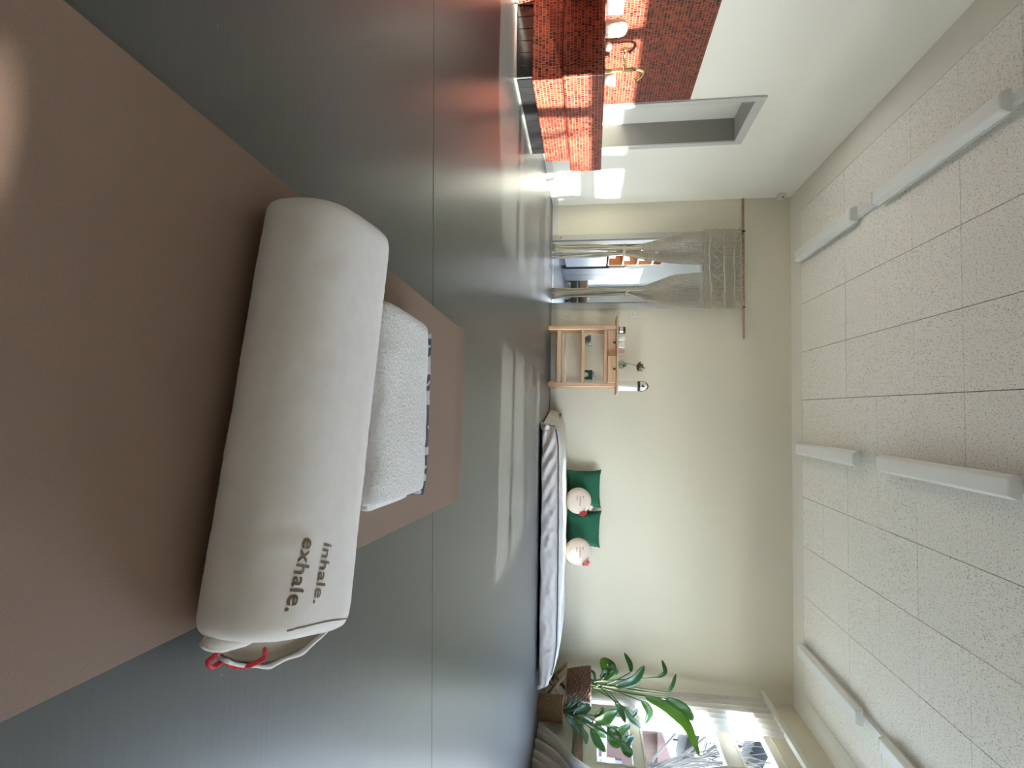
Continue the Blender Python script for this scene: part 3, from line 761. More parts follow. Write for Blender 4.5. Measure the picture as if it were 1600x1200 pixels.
tag(MB().box((-.022, -.03, 0), (.022, .03, .074), .004).build('candle_block', 'pink', None, loc=(-.645, 6.08, ZT_)), 'dusky pink block candle on the trolley top beside the cups', 'candle')
v = thing('bud_vase', 'small round clear glass vase on the trolley top', 'vase', (-.508, 6.08, ZT_))
MB().lathe([(.018, 0), (.036, .006), (.047, .03), (.046, .05), (.030, .075), (.020, .085), (.022, .096), (.019, .096), (.017, .085), (.027, .073), (.043, .05), (.044, .03), (.033, .009), (.0, .007)], n=28, cap=False).build('bowl', 'vase', v, smooth=True)
MB().lathe([(.008, 0), (.012, .004), (.012, .018), (.008, .022)], (.016, -.045, .052), n=12).build('cork_bead', 'twig', v, smooth=True)
c = thing('dried_flower', 'dried cotton flower on a dark stalk standing in the glass vase', 'flower', (-.508, 6.08, ZT_ + .012))
MB().tube([(0, 0, 0), (-.008, 0, .05), (-.012, 0, .10), (0, 0, .145), (.012, 0, .19)], [.003, .003, .0025, .0025, .004], 6).build('stalk', 'twig', c, smooth=True)
b = MB()
for (dx, dz, rr) in ((.028, .235, .026), (.050, .225, .024), (.040, .255, .022), (.058, .247, .018), (.022, .222, .018)):
    b.grid(lambda u, v_, dx=dx, dz=dz, rr=rr: Vector((dx, 0, dz)) + rr * (1 + .12 * nz(u * 5, v_ * 8, dx * 90)) * Vector((math.sin(math.pi * u) * math.cos(2 * math.pi * v_), math.sin(math.pi * u) * math.sin(2 * math.pi * v_), math.cos(math.pi * u))), 10, 14, wrapv=True)
b.build('boll', 'cotton', c, smooth=True)
for k, (ax, az, ln) in enumerate(((-.03, .235, .05), (.0, .262, .06), (.075, .205, .055), (.04, .275, .05))):
    b = MB(); p0 = Vector((.012, -.004, .192)); p1 = Vector((ax, -.012, az)); d = (p1 - p0).normalized(); sd_ = Vector((d.z, 0, -d.x))
    b.grid(lambda u, v_: p0 + (p1 - p0) * u + sd_ * (v_ - .5) * .026 * math.sin(math.pi * min(.97, u * .9 + .06)) + Vector((0, -.016 * math.sin(math.pi * u), 0)), 7, 4); b.build('sepal', 'twig', c, smooth=True, solid=.002)
c = thing('lidded_canister', 'tall white enamel canister with black looped lid at the trolley end', 'canister', (-.272, 6.08, ZT_))
MB().lathe([(.048, 0), (.052, .004), (.053, .10), (.053, .205), (.050, .210)], n=32).build('body', 'white_enamel', c, smooth=True, angle=40)
MB().lathe([(.0545, 0), (.056, .003), (.056, .026), (.053, .029)], (0, 0, .2085), n=32).build('lid_rim', 'dark', c, smooth=True, angle=40)
MB().lathe([(.050, 0), (.050, .03), (.040, .055), (.020, .068), (.002, .070)], (0, 0, .2375), n=28).build('lid_dome', 'white_enamel', c, smooth=True, angle=50)
MB().tube([(-.052 * math.cos(t), -.0, .236 + .088 * math.sin(t)) for t in [math.pi * k / 16 for k in range(17)]], .006, 8).build('handle', 'dark', c, smooth=True)
MB().prism([(-.020, .262), (.006, .250), (.018, .286), (-.002, .276)], 1, -.056, -.049).build('emblem', 'dark', c)
MB().prism([(-.032, .268), (-.026, .268), (-.028, .262)], 1, -.054, -.048).build('emblem', 'dark', c)
# lower shelf things
b = MB(); b.lathe([(.030, 0), (.034, .002), (.055, .030), (.064, .058), (.066, .074), (.062, .074), (.058, .058), (.048, .030), (.028, .010), (.0, .008)], n=28, cap=False)
tag(b.build('clay_bowl', 'grey_clay', None, smooth=True, loc=(-.775, 6.12, .3905)), 'dark grey clay bowl on the middle shelf of the trolley', 'bowl')
c = thing('gift_box', 'dark green box with a pale round motif on the trolley middle shelf', 'box', (-.395, 6.13, .3905))
MB().box((-.052, -.03, 0), (.052, .03, .092), .002).build('carton', 'card_green', c)
MB().lathe([(.026, 0), (.026, .001)], n=24).build('round_motif', 'card_pale', c).rotation_euler = (R(90), 0, 0)
bpy.data.objects['round_motif'].location = (0, -.0305, .022)
c = thing('paper_blossoms', 'pale paper blossom sprig behind the dark green box on the trolley', 'decoration', (-.375, 6.185, .3905))
for k in range(9):
    b = MB(); a = random.uniform(0, 6.28); cx, cz = random.uniform(-.05, .05), random.uniform(.03, .125); 
    b.grid(lambda u, v_: Vector((cx + .020 * u * math.cos(2 * math.pi * v_) * (1 + .25 * math.cos(10 * math.pi * v_)), -.012 * u * u - .006 * (k % 3), cz + .020 * u * math.sin(2 * math.pi * v_) * (1 + .25 * math.cos(10 * math.pi * v_)))), 4, 25, wrapv=False); b.build('blossom', 'card_pale', c, smooth=True)
MB().tube([(0, 0, 0), (.01, 0, .06), (-.01, 0, .13)], .003, 6).build('stem', 'stem', c, smooth=True)

# ---- sockets and switches on the back wall
def plate(lbl, cat, x, z, w, h, rounds, name):
    t = thing(name, lbl, cat, (x, YB - .0005, z))
    MB().box((-w / 2, -.010, -h / 2), (w / 2, 0, h / 2), .003).build('plate', 'plastic', t)
    for (dx, dz, r) in rounds:
        b = MB(); b.lathe([(r, 0), (r, .004), (r * .85, .005), (r * .8, .001), (.001, .001)], n=20, cap=False); q = b.build('insert', 'plastic', t, smooth=True); q.rotation_euler = (R(90), 0, 0); q.location = (dx, -.010, dz)
plate('single white wall socket low beside the doorway', 'socket', -1.085, .19, .075, .075, [(0, 0, .022)], 'wall_socket')
plate('white double light switch plate above the trolley beside the doorway', 'switch', -1.098, .958, .075, .125, [(0, .027, .020), (0, -.027, .020)], 'light_switch')
# ---- motion sensor high on the left wall
t = thing('motion_sensor', 'small white motion sensor in the upper corner by the ceiling', 'sensor', (XL + .001, 6.27, 2.515))
MB().prism([(-.06, -.035), (.06, -.035), (.06, .035), (-.06, .035)], 0, 0, .035).build('housing', 'plastic', t)
MB().lathe([(.012, 0), (.010, .006), (.004, .009)], n=14).build('lens', 'dark', t, smooth=True).location = (.028, -.0, .035)
bpy.data.objects['lens'].rotation_euler = (R(0), R(90), 0); bpy.data.objects['lens'].location = (.034, -.02, .015)

# ---- macrame door curtain on a rod
rod = thing('curtain_rod', 'long thin wooden rod fixed above the doorway', 'rod', (-1.6, 6.305, 2.128))
MB().tube([(-.79, 0, -.003), (.785, 0, .005)], .014, 12).build('pole', 'bamboo', rod, smooth=True)
for x in (-.418, .432):
    b = MB(); b.box((x - .008, .012, -.006), (x + .008, .055, .010), .002).prism([(x - .016, -.015), (x + .016, -.015), (x, .024)], 1, -.016, .016); lab(b.build('hook', 'dark', rod), 'black wall hook')
mc = thing('macrame_curtain', 'knotted cotton macrame curtain tied in two drapes in the doorway', 'curtain', (-1.6, 6.295, 0))
CW = .447
def X(t): return -CW + 2 * CW * t          # 0..1 across
def cz(t, z): return z + .012 * (t - .5)   # hangs very slightly skew
b = MB(); NB = 34
for k in range(NB):
    t = (k + .5) / NB; 
    b.tube([(X(t) + .004 * nz(k, q), .004 * nz(k, q + 9) - .008, cz(t, 2.115 -   .415 * q / 8)) for q in range(9)], .0048, 5, cap=False)
stuff(b.build('vertical_cords', 'cord', mc, smooth=True))
b = MB()
for zz, r in ((2.100, .006), (2.025, .008), (1.918, .010), (1.776, .010), (1.712, .006)):
    b.tube([(X(q / 60), -.020 + .003 * nz(q * .5, zz), cz(q / 60, zz) + .016 * nz(q * .09, zz * 7) + .004 * math.sin(q * .6)) for q in range(61)], r, 7)
b.build('cross_cords', 'cord', mc, smooth=True)
b = MB(); ND = 8                            # row of diamonds
for k in range(ND):
    t0, t1 = k / ND, (k + 1) / ND; tm = (t0 + t1) / 2
    for (za, zb) in ((1.848, 1.905), (1.848, 1.790), ):
        b.tube([(X(t0), -.022, cz(t0, 1.848)), (X(tm), -.024, cz(tm, zb)), (X(t1), -.022, cz(t1, 1.848))], .0075, 6)
    b.tube([(X(t0 + .004), -.023, cz(t0, 1.905)), (X(tm), -.023, cz(tm, 1.848)), (X(t1 - .004), -.023, cz(t1, 1.820))], .005, 6) if k % 3 == 0 else None
b.build('diamond_cords', 'cord', mc, smooth=True)
b = MB()                                   # two rows of small loops, and the scallops under the rod
for row, (z0, z1, n_) in enumerate(((1.935, 2.008, 34), (1.722, 1.764, 34))):
    for k in range(n_):
        t = (k + .5) / n_; x = X(t)
        b.tube([(x + .009 * math.sin(a), -.021, cz(t, (z0 + z1) / 2) + (z1 - z0) / 2 * math.cos(a)) for a in [q * 2 * math.pi / 10 for q in range(10)]], .0038, 5, closed=True)
for k in range(11):
    t0, t1 = k / 11, (k + 1) / 11
    b.tube([(X(t0), -.020, cz(t0, 2.10)), (X(t0 + .03), -.023, 2.055), (X((t0 + t1) / 2), -.024, cz(t0, 2.035)), (X(t1 - .03), -.023, 2.055), (X(t1), -.020, cz(t1, 2.10))], .0045, 5)
    b.tube([(X(t0 + .01) , -.006 + .014 * math.cos(a), 2.128 - .0 + .016 * math.sin(a)) for a in [q * 2 * math.pi / 10 for q in range(10)]], .005, 5, closed=True)
stuff(b.build('knot_loops', 'cord', mc, smooth=True))
def drape(name, levels, nst, seed):
    """levels: (z, x-left, x-right) in curtain coordinates, top to floor."""
    b = MB(); zs = [lv[0] for lv in levels]
    def span(z):
        for q in range(len(levels) - 1):
            z0, a0, c0 = levels[q]; z1, a1, c1 = levels[q + 1]
            if z1 <= z <= z0:
                f = (z0 - z) / (z0 - z1); return a0 + (a1 - a0) * f, c0 + (c1 - c0) * f
        return levels[-1][1], levels[-1][2]
    for k in range(nst):
        t = (k + .5) / nst; pts = []
        for q in range(34):
            z = zs[0] + (zs[-1] - zs[0]) * q / 33; a, c = span(z); w = c - a
            low = max(0, min(1, (1.0 - z) / .4))
            tt = t + (.22 * nz(k * 3.1, z * 1.6, seed)) * low
            bulge = .035 * (1 - min(1, w / .3))
            pts.append((a + w * tt + .0025 * nz(k, z * 9, seed), -.016 + .018 * math.sin(t * 9 + z * 2) + bulge * math.sin(k * 2.4), z))
        b.tube(pts, .0062, 5)
    stuff(b.build(name + '_cords', 'cord', mc, smooth=True))
    b = MB()                              # rows of small square knots down the drape
    for q in range(26):
        z = 1.67 - q * .026; a, c = span(z)
        for k in range(nst // 2):
            t = (k + .5 + .5 * (q % 2)) / (nst // 2)
            if t >= 1: continue
            x = a + (c - a) * t; hw = (c - a) / nst * .62
            b.tube([(x - hw, -.020 + .018 * math.sin(t * 9 + z * 2), z), (x, -.032 + .018 * math.sin(t * 9 + z * 2), z - .004), (x + hw, -.020 + .018 * math.sin(t * 9 + z * 2), z)], .0050, 5)
    stuff(b.build(name + '_knots', 'cord', mc, smooth=True))
    a, c = span(levels[3][0]); b = MB(); zc = levels[3][0]; xm = (a + c) / 2
    for dz in (-.012, .0, .012):
        b.tube([(xm + ((c - a) / 2 + .010) * math.cos(t), -.016 + .040 * math.sin(t), zc + dz + .004 * math.sin(t * 2)) for t in [q * 2 * math.pi / 14 for q in range(14)]], .007, 6, closed=True)
    b.build('tie_knot', 'cord', mc, smooth=True)
drape('left_drape', [(1.705, -.430, -.035), (1.36, -.385, -.058), (1.02, -.300, -.115), (.83, -.272, -.180), (.50, -.312, -.168), (.008, -.335, -.160)], 26, 3)
drape('right_drape', [(1.705, .035, .452), (1.36, .060, .442), (1.02, .195, .338), (.86, .218, .276), (.50, .195, .294), (.008, .190, .312)], 26, 11)

# ---- ceiling lamp rows
DPR = [(-.064, .0), (-.064, -.022), (-.046, -.055), (.046, -.055), (.064, -.022), (.064, .0)]
def lamp_row(x, label, units):
    t = thing('lamp_row', label, 'ceiling lamp', (x, 4.0, H), 0, 'ceiling lamp rows')
    y0, y1 = units[0][0] - .4, units[-1][1]
    MB().box((-.024, y0 - 4, -.040), (.024, y1 - 4.0, -.0005), .003).build('channel', 'lampmetal', t)
    for (a, c) in units:
        b = MB(); b.prism([(px, pz - .040) for px, pz in DPR], 1, a - 4, c - 4)
        d = b.build('diffuser', 'lampshade', t)
        bv = d.modifiers.new('bev', 'BEVEL'); bv.width = .008; bv.segments = 3; bv.limit_method = 'ANGLE'; bv.angle_limit = R(20)
        for s_, yy in ((-1, a), (1, c)):
            e = MB(); e.prism([(px * .96, pz * .96 - .0405) for px, pz in DPR], 1, yy - 4 + s_ * .004, yy - 4 + s_ * .012); e.build('end_cap', 'lampmetal', d)
        MB().box((-.068, a - 4, -.040), (.068, c - 4, -.034)).build('base_plate', 'lampmetal', d)
U = [(1.43, 2.75), (3.10, 4.40), (4.76, 5.99)]
lamp_row(-1.640, 'row of white strip lamps on the ceiling nearest the left wall', U)
lamp_row(.352, 'row of white strip lamps along the middle of the ceiling', U)
lamp_row(2.372, 'row of white strip lamps on the ceiling nearest the windows', U)

# ---- washing trough with plinth, faucet and things on it
t = thing('washing_trough', 'low washing trough clad in red mosaic on a black tiled plinth', 'trough', (-2.15, 3.6, 0))
T3 = (-2.15, -3.6, 0)
lo = (2.15, -3.6, 0)
# lower and upper tiers; outer corner at the end face
b = MB(); b.prism([(XL + .014, 3.080), (-1.912, 3.080), (-1.880, 4.06), (XL + .014, 4.06)], 2, .112, .283); b.build('lower_block', 'red', t, loc=lo)
b = MB(); b.prism([(XL + .014, 3.088), (-1.900, 3.050), (-1.868, 4.24), (XL + .014, 4.24)], 2, .289, .527); ub = b.build('upper_block', 'red', t, loc=lo)
bv = ub.modifiers.new('bev', 'BEVEL'); bv.width = .012; bv.segments = 2; bv.limit_method = 'ANGLE'
MB().prism([(XL + .016, 3.095), (-1.93, 3.095), (-1.90, 4.05), (XL + .016, 4.05)], 2, .283, .289).build('joint', 'red_core', t, loc=lo)
MB().prism([(XL + .016, 3.12), (-1.955, 3.12), (-1.925, 4.00), (XL + .016, 4.00)], 2, 0, .112).build('plinth', 'grout_dark', t, loc=lo)
MB().prism([(XL + .016, 3.095), (-1.945, 3.095), (-1.912, 4.0), (-1.920, 4.0), (-1.953, 3.109), (XL + .016, 3.109)], 2, 0.0, .012).build('floor_strip', 'steel', t, loc=lo)
for k in range(6):                       # plinth tiles on the end face
    x1 = -1.957 - k * .0735; b = MB(); b.box((x1 - .071, 3.1115, .014), (x1, 3.1195, .110), .0015); b.build('plinth_tile', 'black_tile', t, loc=lo)
for k in range(12):                      # and along the side
    y0 = 3.122 + k * .0735; x = -1.9545 + (y0 - 3.11) / .89 * .03; b = MB(); b.prism([(x, y0), (x + .008, y0), (x + .0105, y0 + .0715), (x + .0025, y0 + .0715)], 2, .014, .110); b.build('plinth_tile', 'black_tile', t, loc=lo)
for k in range(12): pass
ZB = .5275
f = thing('faucet', 'brass cross-handle faucet with a curved spout on the trough', 'faucet', (-2.2, 3.50, ZB))
MB().lathe([(.028, 0), (.028, .006), (.014, .012), (.012, .09), (.015, .10), (.015, .115), (.011, .12), (.011, .19)], n=18).build('body', 'brass', f, smooth=True)
MB().tube([(0, 0, .19), (0, .004, .225), (0, .022, .250), (0, .052, .252), (0, .082, .240), (0, .104, .222), (0, .112, .212)], [.011, .011, .011, .011, .012, .015, .014], 12).build('spout', 'brass', f, smooth=True)
MB().tube([(0, -.01, .128), (0, -.20, .124)], .007, 10).build('valve_stem', 'brass', f, smooth=True)
b = MB(); b.tube([(0, -.205, .092), (0, -.205, .156)], .006, 8).tube([(-.034, -.205, .124), (.034, -.205, .124)], .006, 8); b.lathe([(.014, -.01), (.019, 0), (.014, .01)], (0, -.205, .124), n=14); b.build('cross_handle', 'brass', f, smooth=True)
s_ = thing('soap_bottle', 'rounded cream bottle standing on the red trough behind the faucet', 'bottle', (-2.2, 3.10, ZB))
MB().lathe([(.040, 0), (.046, .004), (.046, .080), (.043, .100), (.034, .115), (.018, .124), (.003, .127)], n=26).build('body', 'soap', s_, smooth=True)
MB().tube([(.047 * math.cos(q * 2 * math.pi / 30), .047 * math.sin(q * 2 * math.pi / 30), .078) for q in range(30)], .002, 6, closed=True).build('cap_line', 'soap', s_, smooth=True)
b = MB(); b.lathe([(.045, 0), (.055, .004), (.062, .085), (.060, .092), (.056, .086), (.050, .012), (.0, .010)], n=28, cap=False)
tag(b.build('wash_cup', 'ceramic', None, smooth=True, loc=(-2.2, 2.86, ZB)), 'white cup on the red trough at the frame edge', 'cup') if False else None
c = thing('tissue_box', 'white box standing on the red trough at the edge of the picture', 'box', (-2.2, 2.85, ZB))
MB().box((-.06, -.09, 0), (.06, .065, .092), .006).build('carton', 'ceramic', c)
MB().grid(lambda u, v_: Vector((-.03 + .06 * u, -.05 + .06 * v_ + .006 * nz(u * 5, v_ * 5), .0935 + .012 * abs(nz(u * 4, v_ * 4)) + .006 * u)), 8, 8).build('tissue', 'ceramic', c, smooth=True, solid=.002)
c = thing('soap_dish', 'white soap dish on the trough below the faucet spout', 'dish', (-2.2, 3.585, ZB))
b = MB(); b.lathe([(.030, 0), (.034, .003), (.046, .060), (.048, .078), (.045, .078), (.038, .05), (.03, .014), (0, .012)], n=24, cap=False); b.build('bowl', 'ceramic', c, smooth=True)
MB().box((-.022, -.016, .0125), (.022, .016, .082), .010).build('soap_bar', 'ceramic', c)
# the trough stands only in view from its end face on; a matching dish for sponges
c = MB(); c.grid(lambda u, v_: Vector((.026 * math.sin(math.pi * u) * math.cos(2 * math.pi * v_), .026 * math.sin(math.pi * u) * math.sin(2 * math.pi * v_), .022 - .022 * math.cos(math.pi * u))), 10, 16, wrapv=True)
tag(c.build('soap_ball', 'ceramic', None, smooth=True, loc=(-2.2, 3.26, ZB)), 'small white ball of soap on the trough between bottle and faucet', 'soap')

# ---- plants
st = thing('folding_stool', 'crossed-leg wooden folding stool holding the larger woven basket', 'stool', (2.78, 5.76, 0))
for sx in (-1, 1):
    y = -.13 if sx < 0 else -.105
    for yy in (y, -y - .0):
        b = MB(); b.tube([(-sx * .135, yy, .008), (sx * .125, yy, .243)], .016, 8); b.build('leg', 'stoolwood', st, smooth=True)
MB().box((-.140, -.15, .240), (-.108, .15, .258), .004).box((.108, -.15, .240), (.140, .15, .258), .004).box((-.108, -.12, .245), (.108, .12, .256), .002).build('seat', 'stoolwood', st)
MB().tube([(0, -.13, .126), (0, .13, .126)], .009, 8).build('crossbar', 'stoolwood', st, smooth=True)

def basket(name, rb, rtop, h, mk, parent, ribs, rough):
    rows = 15; b = MB(); hr = h / rows
    for q in range(rows):
        z = hr * (q + .5); r0 = rb + (rtop - rb) * (q / (rows - 1)) ** .8 - .006
        b.tube([((r0 + rough * math.sin(ribs * .5 * t + q * math.pi) + .002 * nz(t * 3, q)) * math.cos(t), (r0 + rough * math.sin(ribs * .5 * t + q * math.pi) + .002 * nz(t * 3, q)) * math.sin(t), z + .0015 * nz(t * 4, q, 2))
                for t in [2 * math.pi * k / (ribs * 3) for k in range(ribs * 3)]], hr * .56, 6, closed=True)
    b.lathe([(.001, .002), (rb - .008, .002), (rtop - .012, h - .01)], n=36, cap=False)
    o = b.build(name, mk, parent, smooth=True)
    b = MB(); b.tube([((rtop - .004) * math.cos(t), (rtop - .004) * math.sin(t), h) for t in [2 * math.pi * k / 40 for k in range(40)]], .008, 6, closed=True); b.build('rim', mk, o, smooth=True)
    b = MB(); b.lathe([(rtop - .014, h - .02), (.001, h - .014)], n=24, cap=False); b.build('soil', 'soil', parent, smooth=True)
    return o
def leaf(pts, width, mk, parent, org, face=Vector((0, -1, .35)), fold=.28, nm='leaf'):
    P = smoothpath([Vector(p) - org for p in pts], 5); N = len(P); b = MB(); vs = []; W_ = 7
    for i, p in enumerate(P):
        d = (P[min(i + 1, N - 1)] - P[max(i - 1, 0)]).normalized(); s_ = d.cross(face).normalized(); n_ = s_.cross(d)
        u = i / (N - 1); w = width * .5 * (math.sin(math.pi * min(1, u * .93 + .05)) ** .75)
        for k in range(W_):
            c = -1 + 2 * k / (W_ - 1)
            vs.append(p + s_ * (c * w) + n_ * (fold * w * abs(c) + .10 * w * math.sin(u * 14 + k)))
    fs = [(i * W_ + k, i * W_ + k + 1, (i + 1) * W_ + k + 1, (i + 1) * W_ + k) for i in range(N - 1) for k in range(W_ - 1)]
    b.add(vs, fs); return b.build(nm, mk, parent, smooth=True, solid=.0015)
def stem(p0, p1, parent, r=.0045, sag=.03):
    mid = (p0 + p1) / 2 + Vector((0, 0, sag)); mid.x = p0.x + (p1.x - p0.x) * .38
    MB().tube(smoothpath([p0, mid, p1], 6), r, 6).build('stem', 'stem', parent, smooth=True)

P2 = [
    ([(2.67, 5.85, .90), (2.60, 5.88, .895), (2.51, 5.92, .84)], .055, 'leaf_a'),
    ([(2.72, 5.90, 1.17), (2.67, 5.92, 1.25), (2.57, 5.96, 1.225)], .05, 'leaf_a'),
    ([(2.75, 5.70, .74), (2.69, 5.74, .92), (2.57, 5.80, 1.03)], .105, 'leaf_a'),
    ([(2.84, 5.85, 1.27), (2.77, 5.87, 1.315), (2.68, 5.92, 1.36)], .05, 'leaf_a'),
    ([(2.70, 5.45, 1.01), (2.74, 5.38, 1.20), (2.82, 5.26, 1.35), (2.98, 5.08, 1.43)], .105, 'leaf_b'),
    ([(2.78, 5.60, 1.22), (2.84, 5.58, 1.365), (2.93, 5.55, 1.47)], .11, 'leaf_a'),
    ([(2.77, 5.50, .98), (2.86, 5.50, 1.05), (2.97, 5.48, 1.01)], .075, 'leaf_b'),
    ([(2.78, 5.45, .73), (2.86, 5.47, .78), (2.96, 5.45, .825)], .06, 'leaf_a'),
    ([(2.94, 5.50, .88), (2.91, 5.56, .93), (2.91, 5.62, .96)], .05, 'leaf_a'),
    ([(2.735, 5.80, .60), (2.65, 5.83, .68), (2.57, 5.88, .60)], .16, 'leaf_a'),
    ([(2.74, 5.80, .62), (2.70, 5.84, .70), (2.69, 5.90, .78)], .085, 'leaf_a'),
    ([(2.79, 5.40, .81), (2.90, 5.42, .88), (3.00, 5.46, .98)], .05, 'leaf_a'),
    ([(2.735, 5.72, .54), (2.66, 5.74, .53), (2.64, 5.78, .48)], .03, 'leaf_a'),
]
o2 = Vector((2.775, 5.75, .2585))
pl = thing('potted_plant', 'tall long-leaved plant in a dark woven basket on the stool', 'plant', o2, 0)
basket('basket', .118, .165, .235, 'basket', pl, 30, .007)
root = Vector((0, 0, .22))
for pts, w, mk in P2:
    leaf(pts, w, mk, pl, o2)
    stem(root + Vector((random.uniform(-.05, .05), random.uniform(-.05, .05), 0)), Vector(pts[0]) - o2, pl, .0055, .02)
MB().tube(smoothpath([root, Vector((-.005, -.02, .45)), Vector((.03, .0, .80)), Vector((.055, .05, 1.02))], 5), [.010] * 10 + [.004] * 6, 7).build('stem', 'stem', pl, smooth=True)
b = MB(); b.box((.10, -.16, .17), (.165, -.135, .245), .010); b.build('paper_tag', 'ceramic', pl)

P1 = [
    ([(2.84, 5.35, .26), (2.81, 5.37, .33), (2.77, 5.42, .41)], .055, 'leaf_b'),
    ([(2.86, 5.30, .34), (2.82, 5.33, .41), (2.80, 5.38, .50)], .13, 'leaf_a'),
    ([(2.87, 5.35, .53), (2.86, 5.38, .58), (2.82, 5.42, .62)], .075, 'leaf_b'),
    ([(2.94, 5.35, .53), (2.89, 5.36, .62), (2.84, 5.42, .75)], .14, 'leaf_b'),
    ([(2.90, 5.25, .54), (2.97, 5.27, .59), (3.02, 5.30, .645)], .09, 'leaf_b'),
    ([(2.96, 5.36, .66), (3.01, 5.37, .745), (2.96, 5.42, .865)], .12, 'leaf_b'),
    ([(2.86, 5.16, .66), (2.95, 5.15, .715), (3.01, 5.14, .76)], .13, 'leaf_a'),
    ([(2.96, 5.15, .755), (2.97, 5.19, .825), (2.95, 5.23, .88)], .10, 'leaf_a'),
    ([(2.93, 5.08, .76), (2.99, 5.06, .82), (3.03, 5.04, .84)], .085, 'leaf_a'),
    ([(2.81, 5.20, .27), (2.89, 5.22, .34), (2.98, 5.22, .39)], .06, 'leaf_a'),
    ([(2.88, 5.18, .39), (2.96, 5.18, .45), (3.03, 5.17, .46)], .055, 'leaf_a'),
    ([(2.85, 5.10, .50), (2.94, 5.08, .555), (3.01, 5.05, .63)], .075, 'leaf_a'),
    ([(2.87, 5.30, .35), (2.89, 5.32, .43), (2.94, 5.36, .51)], .09, 'leaf_b'),
    ([(2.86, 5.40, .24), (2.83, 5.43, .30), (2.77, 5.46, .34)], .035, 'leaf_a'),
]
o1 = Vector((2.87, 5.42, .0))
pl = thing('potted_plant', 'bushy broad-leaved plant in a low wicker basket on the floor', 'plant', o1, 0)
basket('basket', .112, .118, .232, 'wicker', pl, 30, .004)
root = Vector((0, 0, .215))
for pts, w, mk in P1:
    leaf(pts, w, mk, pl, o1)
    stem(root + Vector((random.uniform(-.03, .03), random.uniform(-.03, .03), 0)), Vector(pts[0]) - o1, pl, .0045, .02)

# ---- curtains at the windows
rail = tag(MB().box((2.965, -2.0, 2.292), (3.025, 6.355, 2.338), .004).build('curtain_rail', 'plastic'), 'long white curtain rail above the windows', 'curtain rail')
def curtain(fn, nu, nv, mk, label, name='sheer_curtain'):
    b = MB(); b.grid(fn, nu, nv); o = b.build(name, mk, None, smooth=True); return tag(o, label, 'curtain')
ZR = 2.288
def lerp_tab(tab, z):
    for q in range(len(tab) - 1):
        z0, a0 = tab[q]; z1, a1 = tab[q + 1]
        if z1 <= z <= z0: f = (z0 - z) / (z0 - z1); return a0 + (a1 - a0) * f
    return tab[-1][1]
def far_c(u, v_):
    z = ZR + (.245 - ZR) * v_
    ya = lerp_tab([(2.3, 5.50), (2.1, 5.53), (1.4, 5.56), (1.0, 5.64), (.88, 5.86), (.5, 5.86), (.2, 5.80)], z); yb = lerp_tab([(2.3, 6.22), (1.4, 6.17), (.7, 6.10), (.2, 5.98)], z)
    return Vector((2.995 + .032 * math.sin(u * 44 + 2 * nz(u * 3, z)) * (.5 + .5 * v_), ya + (yb - ya) * u, z - (.012 * abs(nz(u * 20, 1)) if v_ < .02 else 0) + (.03 * nz(u * 8, 3) if v_ > .98 else 0)))
curtain(far_c, 120, 40, 'sheer', 'sheer white curtain drawn back beside the back wall behind the plants')
def near_c(u, v_):
    z = ZR + (.012 - ZR) * v_
    ya = lerp_tab([(2.3, 4.74), (1.6, 4.72), (1.1, 4.45), (.72, 4.02), (.45, 4.20), (.25, 4.50), (.0, 4.66)], z)
    yb = lerp_tab([(2.3, 5.00), (1.6, 4.98), (1.1, 4.80), (.72, 4.42), (.50, 4.79), (.35, 4.895), (.19, 5.16), (.05, 5.30), (.0, 5.33)], z)
    return Vector((2.985 + .038 * math.sin(u * 34 + 3 * nz(u * 2, z * 1.5)) * (.6 + .4 * v_) - .05 * max(0, (.5 - z)) , ya + (yb - ya) * u, max(.006, z)))
curtain(near_c, 90, 60, 'sheer', 'white curtain tied aside with its hem trailing on the floor by the wicker basket')
def closed_c(y0, y1, k):
    def f(u, v_):
        z = ZR + (.03 - ZR) * v_
        return Vector((2.99 + .035 * math.sin(u * k + 2 * nz(u * 6, z)), y0 + (y1 - y0) * u, z))
    return f
def parted(y0, y1, edge, side, k):  # slit in the edge shaped to drop a sun patch on the mat
    def f(u, v_):
        z = ZR + (.03 - ZR) * v_
        e = edge if .764 < z < .802 else (.20 if side < 0 else .14)
        a, c = (y0, e) if side < 0 else (e, y1)
        return Vector((2.99 - .09 * (side > 0) + .035 * math.sin(u * k + 2 * nz(u * 6, z)), a + (c - a) * u, z))
    return f
curtain(parted(-1.35, 0, -.05, -1, 75), 160, 300, 'sheer_closed', 'unseen closed curtain added beside the camera to shape the light, farther from the back wall')  # added out of view to block sun from the near windows
curtain(parted(0, 1.5, .178, 1, 75), 160, 300, 'sheer_closed', 'unseen closed curtain added beside the camera to shape the light, nearer to the back wall')
def left_c(u, v_):
    z = ZR + (.03 - ZR) * v_
    yb = lerp_tab([(2.3, 2.28), (1.15, 2.30), (.92, 2.646), (0, 2.66)], z)
    return Vector((2.99 + .03 * math.sin(u * 26 + 2 * nz(u * 6, z)), 1.98 + (yb - 1.98) * u, z))
curtain(left_c, 70, 40, 'sheer_closed', 'white curtain gathered at the near end of the window row')
# ---- radiator under the sill
rd = thing('radiator', 'flat ribbed radiator under the wooden window sill', 'radiator', (XR - .06, 5.3, 0))
MB().box((-.015, -.55, .10), (.03, .62, .335), .004).build('panel', 'radiator', rd)
b = MB()
for k in range(16): b.box((-.024, -.545, .108 + k * .0142), (-.0155, .615, .1165 + k * .0142))
b.build('ribs', 'radiator', rd)
MB().tube([(-.0, -.50, .0), (-.0, -.50, .12)], .010, 8).build('foot', 'radiator', rd, smooth=True); MB().tube([(-.0, .57, .0), (-.0, .57, .12)], .010, 8).build('foot', 'radiator', rd, smooth=True)

